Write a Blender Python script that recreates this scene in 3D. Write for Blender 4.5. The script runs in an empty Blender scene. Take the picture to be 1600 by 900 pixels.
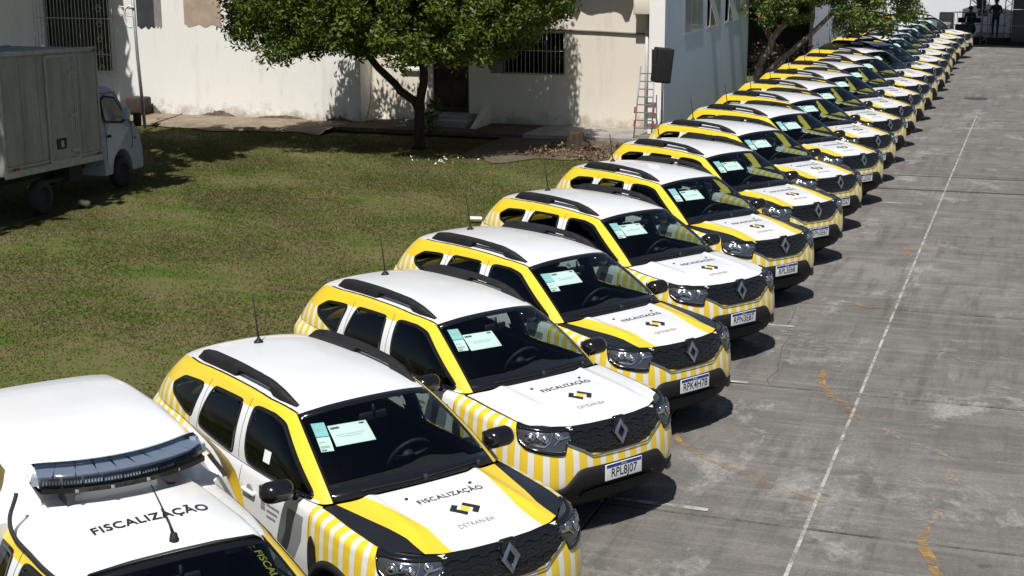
import bpy, math, random
import numpy as np
from mathutils import Vector, Matrix, Euler
random.seed(7); rng = np.random.default_rng(7)
scn = bpy.context.scene
COLL = scn.collection
R = math.radians

# ------------------------------------------------------------------ camera, light
cam_d = bpy.data.cameras.new("camera"); cam = bpy.data.objects.new("camera", cam_d); COLL.objects.link(cam)
cam_d.sensor_width = 36; cam_d.lens = 52.554; cam_d.clip_end = 600; cam_d.clip_start = 0.2
def look(yaw, pitch, roll):
    fw = Vector((math.cos(pitch)*math.cos(yaw), math.cos(pitch)*math.sin(yaw), -math.sin(pitch)))
    r0 = Vector((math.sin(yaw), -math.cos(yaw), 0)); u0 = r0.cross(fw)
    r = r0*math.cos(roll)+u0*math.sin(roll); u = -r0*math.sin(roll)+u0*math.cos(roll)
    return Matrix((r, u, -fw)).transposed()
cam.matrix_world = Matrix.Translation((5.0153, -10.1853, 5.0584)) @ look(R(109.5345), R(13.3501), R(-0.1976)).to_4x4()
scn.camera = cam
scn.view_settings.view_transform = 'Standard'; scn.view_settings.look = 'None'
scn.view_settings.exposure = 0.27; scn.view_settings.gamma = 1.0
SUN = Vector((.05, -.66, 1.25)).normalized()      # towards the sun
w = bpy.data.worlds.new("World"); scn.world = w; w.use_nodes = True
nt = w.node_tree; nt.nodes.clear()
sky = nt.nodes.new('ShaderNodeTexSky'); sky.sky_type = 'NISHITA'; sky.sun_disc = False
sky.sun_elevation = math.asin(SUN.z); sky.sun_rotation = math.atan2(SUN.x, SUN.y)
bg = nt.nodes.new('ShaderNodeBackground'); bg.inputs[1].default_value = 0.05
wo = nt.nodes.new('ShaderNodeOutputWorld'); nt.links.new(sky.outputs[0], bg.inputs[0]); nt.links.new(bg.outputs[0], wo.inputs[0])
sl = bpy.data.lights.new("sun", 'SUN'); sl.energy = 4.45; sl.angle = R(0.53); sl.color = (1, .965, .915)
so = bpy.data.objects.new("sun", sl); COLL.objects.link(so); so.rotation_euler = SUN.to_track_quat('Z', 'Y').to_euler()
so.location = (0, 0, 40)

# ------------------------------------------------------------------ node helpers
class Sk:
    def __init__(s, nt, sock): s.nt = nt; s.k = sock
    def m(s, op, *o):
        n = s.nt.nodes.new('ShaderNodeMath'); n.operation = op
        for i, a in enumerate((s,)+o):
            if isinstance(a, Sk): s.nt.links.new(a.k, n.inputs[i])
            else: n.inputs[i].default_value = a
        return Sk(s.nt, n.outputs[0])
    def __add__(s, o): return s.m('ADD', o)
    def __sub__(s, o): return s.m('SUBTRACT', o)
    def __mul__(s, o): return s.m('MULTIPLY', o)
    def __truediv__(s, o): return s.m('DIVIDE', o)
    def gt(s, o): return s.m('GREATER_THAN', o)
    def lt(s, o): return s.m('LESS_THAN', o)
    def abs(s): return s.m('ABSOLUTE')
    def frac(s): return s.m('FRACT')
    def max(s, o): return s.m('MAXIMUM', o)
    def min(s, o): return s.m('MINIMUM', o)
    def inv(s): return s.m('MULTIPLY_ADD', -1.0, 1.0)
    def rng(s, a, b, c=0., d=1., smooth=False):
        n = s.nt.nodes.new('ShaderNodeMapRange'); s.nt.links.new(s.k, n.inputs[0])
        if smooth: n.interpolation_type = 'SMOOTHSTEP'
        for i, v in enumerate((a, b, c, d)):
            if isinstance(v, Sk): s.nt.links.new(v.k, n.inputs[i+1])
            else: n.inputs[i+1].default_value = v
        return Sk(s.nt, n.outputs[0])
class MB_:
    """material builder"""
    def __init__(s, name):
        s.mat = bpy.data.materials.new(name); s.mat.use_nodes = True; s.nt = s.mat.node_tree
        s.b = s.nt.nodes['Principled BSDF']; s.out = s.nt.nodes['Material Output']
    def tc(s, which='Object'):
        n = s.nt.nodes.new('ShaderNodeTexCoord'); return n.outputs[which]
    def pos(s):
        n = s.nt.nodes.new('ShaderNodeNewGeometry'); return n.outputs['Position']
    def geo(s, o): return Sk(s.nt, s.nt.nodes.new('ShaderNodeNewGeometry').outputs[o])
    def rand(s): return Sk(s.nt, s.nt.nodes.new('ShaderNodeObjectInfo').outputs['Random'])
    def xyz(s, vec):
        n = s.nt.nodes.new('ShaderNodeSeparateXYZ'); s.nt.links.new(vec, n.inputs[0])
        return [Sk(s.nt, n.outputs[i]) for i in range(3)]
    def scale(s, vec, v, loc=(0, 0, 0)):
        n = s.nt.nodes.new('ShaderNodeMapping'); s.nt.links.new(vec, n.inputs[0])
        n.inputs['Scale'].default_value = v; n.inputs['Location'].default_value = loc; return n.outputs[0]
    def noise(s, vec, sc, det=4, rough=.55, dist=0.):
        n = s.nt.nodes.new('ShaderNodeTexNoise'); s.nt.links.new(vec, n.inputs['Vector'])
        n.inputs['Scale'].default_value = sc; n.inputs['Detail'].default_value = det
        n.inputs['Roughness'].default_value = rough; n.inputs['Distortion'].default_value = dist
        return Sk(s.nt, n.outputs[0])
    def mix(s, f, a, b):
        n = s.nt.nodes.new('ShaderNodeMix'); n.data_type = 'RGBA'
        for i, v in ((0, f), (6, a), (7, b)):
            if isinstance(v, Sk): s.nt.links.new(v.k, n.inputs[i])
            elif i == 0: n.inputs[0].default_value = v
            else: n.inputs[i].default_value = (*v, 1)
        return Sk(s.nt, n.outputs[2])
    def set(s, **k):
        for a, v in k.items():
            a = {'col': 'Base Color', 'rough': 'Roughness', 'metal': 'Metallic', 'coat': 'Coat Weight', 'coatr': 'Coat Roughness', 'spec': 'Specular IOR Level', 'alpha': 'Alpha', 'trans': 'Transmission Weight'}[a]
            if isinstance(v, Sk): s.nt.links.new(v.k, s.b.inputs[a])
            elif isinstance(v, tuple): s.b.inputs[a].default_value = (*v, 1)
            else: s.b.inputs[a].default_value = v
        return s
    def bump(s, h, strength=.3, dist=.01):
        n = s.nt.nodes.new('ShaderNodeBump'); n.inputs['Strength'].default_value = strength; n.inputs['Distance'].default_value = dist
        s.nt.links.new(h.k, n.inputs['Height']); s.nt.links.new(n.outputs[0], s.b.inputs['Normal']); return s
M = {}
def simple(name, col, rough=.5, metal=0., coat=0., spec=.5, var=.0, vs=6., bump=0.):
    m = MB_(name); m.set(col=col, rough=rough, metal=metal, coat=coat, spec=spec)
    if var:
        n = m.noise(m.tc(), vs, 5, .6)
        f = n.rng(.3, .7, 1-var, 1+var)
        c = m.mix(n.rng(.3, .7), tuple(max(0, x*(1-var)) for x in col), tuple(min(1, x*(1+var)) for x in col)); m.set(col=c)
        m.set(rough=n.rng(.2, .8, max(.03, rough-.08), min(1, rough+.1)))
        if bump: m.bump(m.noise(m.tc(), vs*6, 4), bump, .004)
    M[name] = m.mat; return m.mat

YEL = (.79, .565, .034); WHT = (.74, .745, .75); BLK = (.012, .012, .013)
def paint(m, col):
    n = m.noise(m.tc(), 2.2, 4, .6)
    m.set(col=col, rough=n.rng(.3, .75, .26, .4), coat=.55, coatr=.06, spec=.45)
# body livery: print on the paint, laid out in the car's own coordinates
m = MB_('livery_paint'); x, y, z = m.xyz(m.tc()); s = m.xyz(m.tc('UV'))[0]
stF = ((s+.04)/.136).frac().lt(.60); stR = ((x+z*.10+10.)/.128).frac().lt(.58)
front = x.gt(.935)*z.lt(1.105)*stF
rear = x.lt(-1.13)*z.lt(x.rng(-1.75, -1.45, 1.39, 1.44))*stR
band = z.gt(x.rng(-1.6, -1.2, 1.385, 1.495))*x.lt(.3)
apil = z.gt(1.105)*(x-(z-1.12)*-1.585).gt(.82)
f = front.max(rear).max(band).max(apil)
paint(m, m.mix(z.lt(.44), m.mix(f, WHT, YEL), BLK)); M['livery'] = m.mat
m = MB_('hood_paint_banded'); x, y, z = m.xyz(m.tc()); ay = y.abs()
yo = x.rng(.95, 1.75, .715, .56); yi = x.rng(1.0, 1.75, .515, .375)
yi = yi + x.rng(1.75, 2.05, 0., .01)
c = m.mix(ay.gt(yi), WHT, YEL); c = m.mix(ay.gt(yo), c, BLK); paint(m, c); M['hood_a'] = m.mat
m = MB_('white_paint'); paint(m, WHT); M['white'] = m.mat
m = MB_('roof_paint'); x, y, z = m.xyz(m.tc()); paint(m, m.mix(y.abs().gt(x.rng(-1.75, -1.35, .545, .603).min(x.rng(-.1, .3, .606, .560))), WHT, YEL)); M['roof_paint'] = m.mat
m = MB_('yellow_paint'); paint(m, YEL); M['yellow'] = m.mat
simple('plastic', (.014, .014, .015), .62, var=.25, vs=9, bump=.15, spec=.32)
simple('black_gloss', (.008, .008, .009), .14, coat=.5)
simple('rubber', (.017, .017, .018), .75, var=.2)
simple('chrome', (.75, .76, .78), .12, 1.0)
simple('silver', (.42, .43, .44), .3, .9)
simple('alu_rim', (.35, .35, .36), .35, .8)
simple('dark_trim', (.013, .013, .014), .7, var=.3, vs=30)
simple('seat_cloth', (.02, .02, .022), .9, var=.3, vs=40)
simple('print_black', (.02, .02, .02), .45)
simple('print_grey', (.22, .23, .24), .5)
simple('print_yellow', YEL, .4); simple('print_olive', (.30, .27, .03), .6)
simple('plate_white', (.72, .74, .75), .4)
simple('plate_blue', (.015, .05, .28), .4)
simple('paper', (.78, .82, .80), .8)
simple('paper_teal', (.35, .62, .66), .8)
simple('paper_ink', (.10, .13, .13), .8)
simple('paper_line', (.45, .50, .50), .8)
simple('red_lens', (.35, .01, .01), .15, coat=.6)
simple('gap', (.004, .004, .004), .8)
simple('lamp_dark', (.03, .032, .036), .12, coat=.8); simple('lamp_grey', (.075, .08, .085), .15, .4, coat=.5); simple('lamp_tray', (.34, .38, .44), .35, .1); simple('badge_chrome', (.42, .44, .47), .16, 1.0)
def glass(name, tint, rough=.0, base=.05):
    mt = bpy.data.materials.new(name); mt.use_nodes = True; nt = mt.node_tree; nt.nodes.clear()
    o = nt.nodes.new('ShaderNodeOutputMaterial'); t = nt.nodes.new('ShaderNodeBsdfTransparent'); t.inputs[0].default_value = (*tint, 1)
    g = nt.nodes.new('ShaderNodeBsdfGlossy'); g.inputs['Roughness'].default_value = rough; g.inputs[0].default_value = (.9, .95, 1, 1)
    fr = nt.nodes.new('ShaderNodeFresnel'); fr.inputs[0].default_value = 1.45
    mx = nt.nodes.new('ShaderNodeMixShader'); nt.links.new(fr.outputs[0], mx.inputs[0]); nt.links.new(t.outputs[0], mx.inputs[1]); nt.links.new(g.outputs[0], mx.inputs[2])
    nt.links.new(mx.outputs[0], o.inputs[0]); M[name] = mt
glass('windshield_glass', (.70, .80, .77)); glass('side_glass', (.40, .46, .44)); glass('lamp_glass', (.85, .88, .9)); glass('house_glass', (.3, .33, .34)); glass('smoke_lens', (.66, .70, .76), .10)

# ------------------------------------------------------------------ object helpers
def tag(o, label=None, cat=None, group=None, kind=None):
    if label: o['label'] = label
    if cat: o['category'] = cat
    if group: o['group'] = group
    if kind: o['kind'] = kind
    return o
def thing(name, label, cat, loc=(0, 0, 0), rz=0., group=None):
    o = bpy.data.objects.new(name, None); COLL.objects.link(o); o.location = loc; o.rotation_euler = (0, 0, rz); o.empty_display_size = .3
    return tag(o, label, cat, group)
def link(name, me, parent=None):
    o = bpy.data.objects.new(name, me); COLL.objects.link(o)
    if parent: o.parent = parent
    return o
def mesh(name, V, F, mats, fm=None, smooth=True, uv=None, normals=None):
    me = bpy.data.meshes.new(name); me.from_pydata([tuple(v) for v in V], [], [tuple(f) for f in F])
    for k in (mats if isinstance(mats, (list, tuple)) else [mats]): me.materials.append(M[k])
    if fm is not None: me.polygons.foreach_set('material_index', np.array(fm, dtype=np.int32))
    me.polygons.foreach_set('use_smooth', np.full(len(me.polygons), smooth))
    if uv is not None:
        ul = me.uv_layers.new(name='UVMap'); li = np.empty(len(me.loops), dtype=np.int32); me.loops.foreach_get('vertex_index', li)
        ul.data.foreach_set('uv', np.asarray(uv, dtype=np.float32)[li].ravel())
    me.update()
    if normals is not None: me.normals_split_custom_set_from_vertices([tuple(n) for n in normals])
    return me
class Geo:
    """collects shapes, then links them as one mesh object"""
    def __init__(s): s.V = []; s.F = []; s.m = []; s.sm = []
    def add(s, V, F, mi=0, sm=False):
        b = len(s.V); s.V += [tuple(v) for v in V]; s.F += [tuple(i+b for i in f) for f in F]; s.m += [mi]*len(F); s.sm += [sm]*len(F); return s
    def box(s, c, d, rot=None, mi=0):
        V = [Vector((sx*d[0]/2, sy*d[1]/2, sz*d[2]/2)) for sx in (-1, 1) for sy in (-1, 1) for sz in (-1, 1)]
        if rot: q = Euler(rot); V = [v.copy() for v in V]; [v.rotate(q) for v in V]
        V = [v+Vector(c) for v in V]
        return s.add(V, [(0, 1, 3, 2), (4, 6, 7, 5), (0, 4, 5, 1), (2, 3, 7, 6), (0, 2, 6, 4), (1, 5, 7, 3)], mi)
    def rbox(s, c, d, r=.02, n=2, rot=None, mi=0, fn=None):
        """box with rounded edges"""
        h = np.array(d)/2; r = min(r, h.min()*.98)
        N = 2*n+2
        # parameter samples: corner bands dense
        a = np.concatenate([-1+np.linspace(0, 1, n+1)*.5, 1-np.linspace(1, 0, n+1)*.5])
        V = {}; vl = []; F = []
        def vid(i, j, k):
            key = (i, j, k)
            if key in V: return V[key]
            p = np.zeros(3)
            q = np.array([a[i], a[j], a[k]])
            inner = np.sign(q)*(h-r)
            dirv = np.array([np.sign(t)*(abs(t)-.5)*2 for t in q])
            dirv = np.tan(dirv*np.pi/4)
            dirv = dirv/max(1e-9, np.linalg.norm(dirv))
            p = inner+dirv*r
            V[key] = len(vl); vl.append(p); return V[key]
        L = len(a)-1
        for i in range(L):
            for j in range(L):
                F.append((vid(i, j, 0), vid(i, j+1, 0), vid(i+1, j+1, 0), vid(i+1, j, 0)))
                F.append((vid(i, j, L), vid(i+1, j, L), vid(i+1, j+1, L), vid(i, j+1, L)))
                F.append((vid(i, 0, j), vid(i+1, 0, j), vid(i+1, 0, j+1), vid(i, 0, j+1)))
                F.append((vid(i, L, j), vid(i, L, j+1), vid(i+1, L, j+1), vid(i+1, L, j)))
                F.append((vid(0, i, j), vid(0, i, j+1), vid(0, i+1, j+1), vid(0, i+1, j)))
                F.append((vid(L, i, j), vid(L, i+1, j), vid(L, i+1, j+1), vid(L, i, j+1)))
        P = np.array(vl)
        if fn: P = np.array([fn(p) for p in P])
        if rot: mt = np.array(Euler(rot).to_matrix()); P = P @ mt.T
        return s.add(P+np.array(c), F, mi, True)
    def tube(s, pts, r, n=8, mi=0, caps=True):
        P = [Vector(p) for p in pts]; rr = r if isinstance(r, (list, tuple)) else [r]*len(P)
        V = []; F = []; up = None
        for i, p in enumerate(P):
            d = (P[min(i+1, len(P)-1)]-P[max(i-1, 0)]).normalized()
            if up is None:
                up = Vector((0, 0, 1)) if abs(d.z) < .9 else Vector((1, 0, 0))
            a = d.cross(up).normalized(); b = a.cross(d).normalized(); up = b
            for k in range(n):
                t = 2*math.pi*k/n; V.append(p+(a*math.cos(t)+b*math.sin(t))*rr[i])
        for i in range(len(P)-1):
            for k in range(n): F.append((i*n+k, i*n+(k+1) % n, (i+1)*n+(k+1) % n, (i+1)*n+k))
        if caps: F += [tuple(range(n-1, -1, -1)), tuple(range((len(P)-1)*n, len(P)*n))]
        return s.add(V, F, mi, True)
    def lathe(s, prof, c=(0, 0, 0), axis='y', n=28, mi=0):
        """prof: (r, h) pairs"""
        V = []; F = []
        for (r, h) in prof:
            for k in range(n):
                t = 2*math.pi*k/n; a, b = r*math.cos(t), r*math.sin(t)
                V.append({'y': (a, h, b), 'z': (a, b, h), 'x': (h, a, b)}[axis])
        for i in range(len(prof)-1):
            for k in range(n): F.append((i*n+k, i*n+(k+1) % n, (i+1)*n+(k+1) % n, (i+1)*n+k))
        return s.add([tuple(np.array(v)+np.array(c)) for v in V], F, mi, True)
    def prism(s, poly, lo, hi, axis='y', mi=0):
        """polygon (2d) extruded along an axis"""
        n = len(poly); mk = {'y': lambda a, b, h: (a, h, b), 'z': lambda a, b, h: (a, b, h), 'x': lambda a, b, h: (h, a, b)}[axis]
        V = [mk(a, b, lo) for a, b in poly]+[mk(a, b, hi) for a, b in poly]
        return s.add(V, [tuple(range(n)), tuple(range(2*n-1, n-1, -1))]+[(i, n+i, n+(i+1) % n, (i+1) % n) for i in range(n)], mi)
    def quad(s, a, b, c, d, mi=0): return s.add([a, b, c, d], [(0, 1, 2, 3)], mi)
    def grid(s, P, mi=0, flip=False, sm=True):
        P = np.asarray(P); a, b = P.shape[:2]; F = []
        for i in range(a-1):
            for j in range(b-1):
                f = (i*b+j, i*b+j+1, (i+1)*b+j+1, (i+1)*b+j); F.append(f[::-1] if flip else f)
        return s.add(P.reshape(-1, 3), F, mi, sm)
    def me(s, name, mats):
        me = mesh(name, s.V, s.F, mats, s.m); me.polygons.foreach_set('use_smooth', np.array(s.sm)); me.update(); return me
    def ob(s, name, mats, parent=None): return link(name, s.me(name, mats), parent)
_TX = {}
def text_geo(body, size=1., align='CENTER', spacing=1.0, bold=0.):
    key = (body, size, align, spacing, bold)
    if key in _TX: return _TX[key]
    cu = bpy.data.curves.new('lettering', 'FONT'); cu.body = body; cu.size = size; cu.align_x = align; cu.align_y = 'CENTER'; cu.space_character = spacing; cu.offset = bold; cu.resolution_u = 3
    o = bpy.data.objects.new('lettering', cu); COLL.objects.link(o); dg = bpy.context.evaluated_depsgraph_get()
    me = bpy.data.meshes.new_from_object(o.evaluated_get(dg)); V = [tuple(v.co) for v in me.vertices]; F = [tuple(p.vertices) for p in me.polygons]
    bpy.data.objects.remove(o); bpy.data.curves.remove(cu); bpy.data.meshes.remove(me)
    _TX[key] = (V, F); return V, F
def copy_tree(o, parent=None, skip=()):
    c = o.copy(); COLL.objects.link(c); c.parent = parent
    for ch in list(o.children):
        if ch.name.split('.')[0] not in skip: copy_tree(ch, c, skip)
    return c
# ------------------------------------------------------------------ the SUV: smooth surfaces
def cr(P, t):
    """Catmull-Rom through rows of P (already padded by one at both ends) at parameters t"""
    t = np.asarray(t, float); n = len(P)-2; i = np.clip(np.floor(t).astype(int), 0, n-2); f = (t-i)[..., None]
    p0, p1, p2, p3 = P[i], P[i+1], P[i+2], P[i+3]
    return .5*((2*p1)+(p2-p0)*f+(2*p0-5*p1+4*p2-p3)*f*f+(3*p1-p0-3*p2+p3)*f**3)
class Surf:
    """half of a car surface; t runs round the plan from the front centre to the rear centre, v upwards. t<0: left side"""
    def __init__(s, rows):                   # rows[k][j] -> xyz with y<=0 (right side)
        s.A = np.array(rows, float); s.K, s.J = s.A.shape[:2]
        A = s.A; f = np.array([1, -1, 1.])
        A = np.concatenate([A[:, 1:2]*f, A, A[:, -2:-1]*f], 1)
        A = np.concatenate([2*A[:1]-A[1:2], A, 2*A[-1:]-A[-2:-1]], 0)
        s.B = A
    def P(s, t, v):
        t, v = np.broadcast_arrays(np.asarray(t, float), np.asarray(v, float)); sg = np.where(t < 0, -1., 1.); ta = np.clip(np.abs(t), 0, s.J-1)
        sh = t.shape; ta = ta.ravel(); vv = np.clip(v.ravel(), 0, s.K-1)
        i = np.clip(np.floor(vv).astype(int), 0, s.K-2); f = (vv-i)[:, None]
        rows = [None]*4
        j = np.clip(np.floor(ta).astype(int), 0, s.J-2); g = (ta-j)[:, None]
        for k in range(4):
            B = s.B[i+k]; ii = np.arange(len(ta)); p0, p1, p2, p3 = B[ii, j], B[ii, j+1], B[ii, j+2], B[ii, j+3]
            rows[k] = .5*((2*p1)+(p2-p0)*g+(2*p0-5*p1+4*p2-p3)*g*g+(3*p1-p0-3*p2+p3)*g**3)
        p0, p1, p2, p3 = rows
        r = .5*((2*p1)+(p2-p0)*f+(2*p0-5*p1+4*p2-p3)*f*f+(3*p1-p0-3*p2+p3)*f**3)
        r[:, 1] *= sg.ravel(); return r.reshape(sh+(3,))
    def N(s, t, v):
        h = .02; t = np.asarray(t, float); v = np.asarray(v, float)
        a = s.P(t+h, v)-s.P(t-h, v); v1 = np.minimum(v+h, s.K-1); v0 = np.maximum(v-h, 0); b = s.P(t, v1)-s.P(t, v0)
        n = -np.cross(a, b)
        # orientation: outward (away from the car's axis)
        p = s.P(t, v); o = np.sum(n*(p-np.array([0, 0, .8]))*np.array([.3, 1, .3]), -1, keepdims=True); n = n*np.where(o < 0, -1, 1)
        return n/np.maximum(1e-9, np.linalg.norm(n, axis=-1, keepdims=True))
    def inv(s, ax, a, z, t0, side=1):
        """parameters where coordinate ax (0: x, 1: |y|) equals a and z equals z"""
        a, z = np.broadcast_arrays(np.asarray(a, float), np.asarray(z, float)); t = np.full(a.shape, float(t0)) if np.isscalar(t0) else np.array(t0, float); v = np.full(a.shape, s.K*.5)
        for _ in range(14):
            p = s.P(t, v); h = .01; pt = (s.P(t+h, v)-p)/h; hv = np.where(v > s.K-1.5, -h, h); pv = (s.P(t, v+hv)-p)/hv[..., None]
            c = 1. if ax == 0 else -1.
            e0 = a-c*p[..., ax]; e1 = z-p[..., 2]; A, B_, C_, D = c*pt[..., ax], c*pv[..., ax], pt[..., 2], pv[..., 2]
            det = A*D-B_*C_; det = np.where(np.abs(det) < 1e-6, 1e-6, det)
            t = np.clip(t+np.clip((D*e0-B_*e1)/det, -1.5, 1.5), .0, s.J-1.); v = np.clip(v+np.clip((A*e1-C_*e0)/det, -1, 1), 0, s.K-1.)
        return t*side, v
    def at(s, ax, a, z, t0, side=1, off=0.):
        t, v = s.inv(ax, a, z, t0); p = s.P(t, v)+s.N(t, v)*off; p = p.copy(); p[..., 1] *= side; return p

# greenhouse: bottom and top outlines (right side, y as a positive number)
GB = [(1.13, 0, 1.135), (1.10, .35, 1.128), (1.06, .58, 1.115), (1.01, .712, 1.098), (.95, .772, 1.088), (.80, .805, 1.085), (.40, .818, 1.085), (-.05, .820, 1.09), (-.5, .820, 1.105), (-.95, .820, 1.135), (-1.35, .815, 1.18), (-1.70, .795, 1.20), (-1.97, .715, 1.205), (-2.09, .52, 1.205), (-2.125, .27, 1.205), (-2.135, 0, 1.205)]
GT = [(.335, 0, 1.60), (.33, .30, 1.592), (.305, .48, 1.568), (.262, .575, 1.542), (.19, .618, 1.535), (.03, .638, 1.55), (-.14, .645, 1.562), (-.36, .65, 1.572), (-.65, .65, 1.578), (-1.0, .645, 1.578), (-1.36, .632, 1.57), (-1.62, .605, 1.555), (-1.77, .54, 1.542), (-1.835, .40, 1.55), (-1.86, .2, 1.56), (-1.865, 0, 1.563)]
rows = []
for k in range(7):
    f = k/6; b = .036*4*f*(1-f); r = []
    for j, (p, q) in enumerate(zip(GB, GT)):
        wside = min(1, max(0, (j-2)/3)) if j < 8 else min(1, max(0, (14-j)/3)); sx = 1 if j < 8 else -1
        r.append((p[0]+(q[0]-p[0])*f+sx*b*(1-wside)*.8, -(p[1]+(q[1]-p[1])*f+b*wside), p[2]+(q[2]-p[2])*f+b*(1-wside)*.5))
    rows.append(r)
GH = Surf(rows)
gbx = np.array([p[0] for p in GB])[::-1]; gby = np.array([p[1] for p in GB])[::-1]; gbz = np.array([p[2] for p in GB])[::-1]
# lower body
COL = [(2.205, 0), (2.19, .28), (2.155, .50), (2.085, .69), (1.96, .815), (1.78, .878), (1.56, .90), (1.34, .908), (1.05, .898), (.80, .885), (.35, .88), (-.15, .88), (-.60, .88), (-1.0, .892), (-1.34, .908), (-1.70, .89), (-1.98, .83), (-2.12, .64), (-2.175, .33), (-2.185, 0)]
RIM = [(2.085, 0, .995), (2.07, .28, .995), (2.035, .50, .998), (1.955, .655, 1.003), (1.835, .745, 1.012), (1.70, .768, 1.028), (1.55, .774, 1.043), (1.34, .776, 1.058), (1.05, .776, 1.082)]
for (x, y) in COL[9:]:
    if abs(y) > .63 and x > -2.0: RIM.append((x*.995, float(np.interp(x, gbx, gby))+.004, float(np.interp(x, gbx, gbz))-.004))
    else: RIM.append((x+.045, y-.01 if y else 0, 1.203))
fr_l = [(.25, .17), (.36, .06), (.50, .005), (.64, .0), (.76, .016), (.87, .045), (.955, .075)]
sd_l = [(.27, .08), (.37, .035), (.50, .012), (.66, .0), (.80, .004), (.91, .012), (1.0, .035)]
def lvl(k, x, y):
    a = max(0., min(1., (abs(x)-1.5)/.6)); za, ia = sd_l[k]; zb_, ib = fr_l[k]
    if x < 0: zb_, ib = sd_l[k][0], sd_l[k][1]*1.2
    return za+(zb_-za)*a, ia+(ib-ia)*a
cn = []
for j in range(len(COL)):
    a = np.array(COL[max(0, j-1)]) if j else np.array([COL[1][0], -COL[1][1]]); b = np.array(COL[j+1]) if j < len(COL)-1 else np.array([COL[j-1][0], -COL[j-1][1]])
    d = b-a; n = np.array([-d[1], d[0]]) ; n = np.array([d[1], -d[0]]); n /= np.linalg.norm(n); cn.append(n)
rows = []
for k in range(7):
    r = []
    for j, (x, y) in enumerate(COL):
        zz, ins = lvl(k, x, y)
        rz = RIM[j][2]
        if k >= 4: zz = zz*(1-(k-3)/4)+((.72+(rz-.72)*{4: .42, 5: .68, 6: .90}[k]))*((k-3)/4)
        r.append((x-cn[j][0]*ins, -(y-cn[j][1]*ins), zz))
    rows.append(r)
rows.append([(p[0], -p[1], p[2]) for p in RIM])
LB = Surf(rows)
WX = (1.335, -1.338); WZ = .345
# hood
hzx = [.90, 1.05, 1.34, 1.55, 1.70, 1.835, 1.955, 2.035, 2.085]; hzz = [1.09, 1.082, 1.058, 1.043, 1.028, 1.012, 1.003, .998, .995]
rimy = np.array([p[1] for p in RIM[:5]]); rimx = np.array([p[0] for p in RIM[:5]])
def xfront(y): return np.interp(np.abs(y), rimy, rimx)
def xcowl(y): return 1.145-.13*(np.abs(y)/.74)**2.2
def yedge(x): return np.interp(x, [.95, 1.05, 1.34, 1.55, 1.70, 1.825, 1.9], [.77, .776, .776, .774, .768, .742, .68])
def hoodz(x, y):
    x = np.asarray(x, float); y = np.asarray(y, float); b = np.clip(np.abs(y)/.775, 0, 1); a = np.clip((xfront(y)-x)/.42, 0, 1); a = a*a*(3-2*a)*.75+.25*np.sqrt(a)
    cre = .017*np.exp(-((b-.60-.10*(1-a))/.055)**2)*a
    return np.interp(x, hzx, hzz)+.055*(1-b**2.4)*a+cre-.004*np.exp(-((b-.74)/.1)**2)*a
def hood_grid(n=46, mm=60):
    P = np.zeros((n, mm, 3))
    for j, b in enumerate(np.linspace(-1, 1, mm)):
        y0 = b*.742; xs = np.linspace(float(xfront(y0)), float(xcowl(y0)), n)**1.0
        f = np.linspace(0, 1, n)**1.5; xs = xfront(y0)+(xcowl(y0)-xfront(y0))*f
        y = b*yedge(xs); P[:, j, 0] = xs; P[:, j, 1] = y; P[:, j, 2] = hoodz(xs, y)
    return P
# roof: Coons patch over the top outline
def roof_P(u, v):
    """u 0 front..1 rear, v -1 right..1 left"""
    fc = lambda w: GH.P(np.abs(w)*4*np.where(w > 0, -1, 1), 6.)       # t 4 .. 0 .. -4
    rc = lambda w: GH.P(-np.sign(w)*(15-np.abs(w)*3.0), 6.)
    side = lambda q, sg: GH.P(sg*(4+q*8.0), 6.)
    u, v = np.broadcast_arrays(np.asarray(u, float), np.asarray(v, float)); w = (v+1)/2; U = u[..., None]; W = w[..., None]
    c0 = fc(np.where(v == 0, 1e-9, v)); c1 = rc(np.where(v == 0, 1e-9, v)); d0 = side(u, 1.); d1 = side(u, -1.)
    q = lambda a, b: side(np.full(u.shape, float(a)), float(b))
    P = (1-U)*c0+U*c1+(1-W)*d0+W*d1-((1-U)*(1-W)*q(0, 1)+(1-U)*W*q(0, -1)+U*(1-W)*q(1, 1)+U*W*q(1, -1))
    P = P.copy(); P[..., 2] += .03*(1-v**4)*np.sin(np.pi*u)**.7+.012*(1-v**8)*np.sin(np.pi*np.clip(u, 0, 1))**.4
    return P
_ru = np.linspace(0, 1, 60); _rv = np.linspace(-1, 1, 41); _RG = roof_P(_ru[:, None], _rv[None, :])
def roofz(x, y):
    d = (_RG[..., 0]-x)**2+(_RG[..., 1]-y)**2; i = np.unravel_index(np.argsort(d, axis=None)[:4], d.shape); wgt = 1/(d[i]+1e-6); return float((_RG[..., 2][i]*wgt).sum()/wgt.sum())

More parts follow.
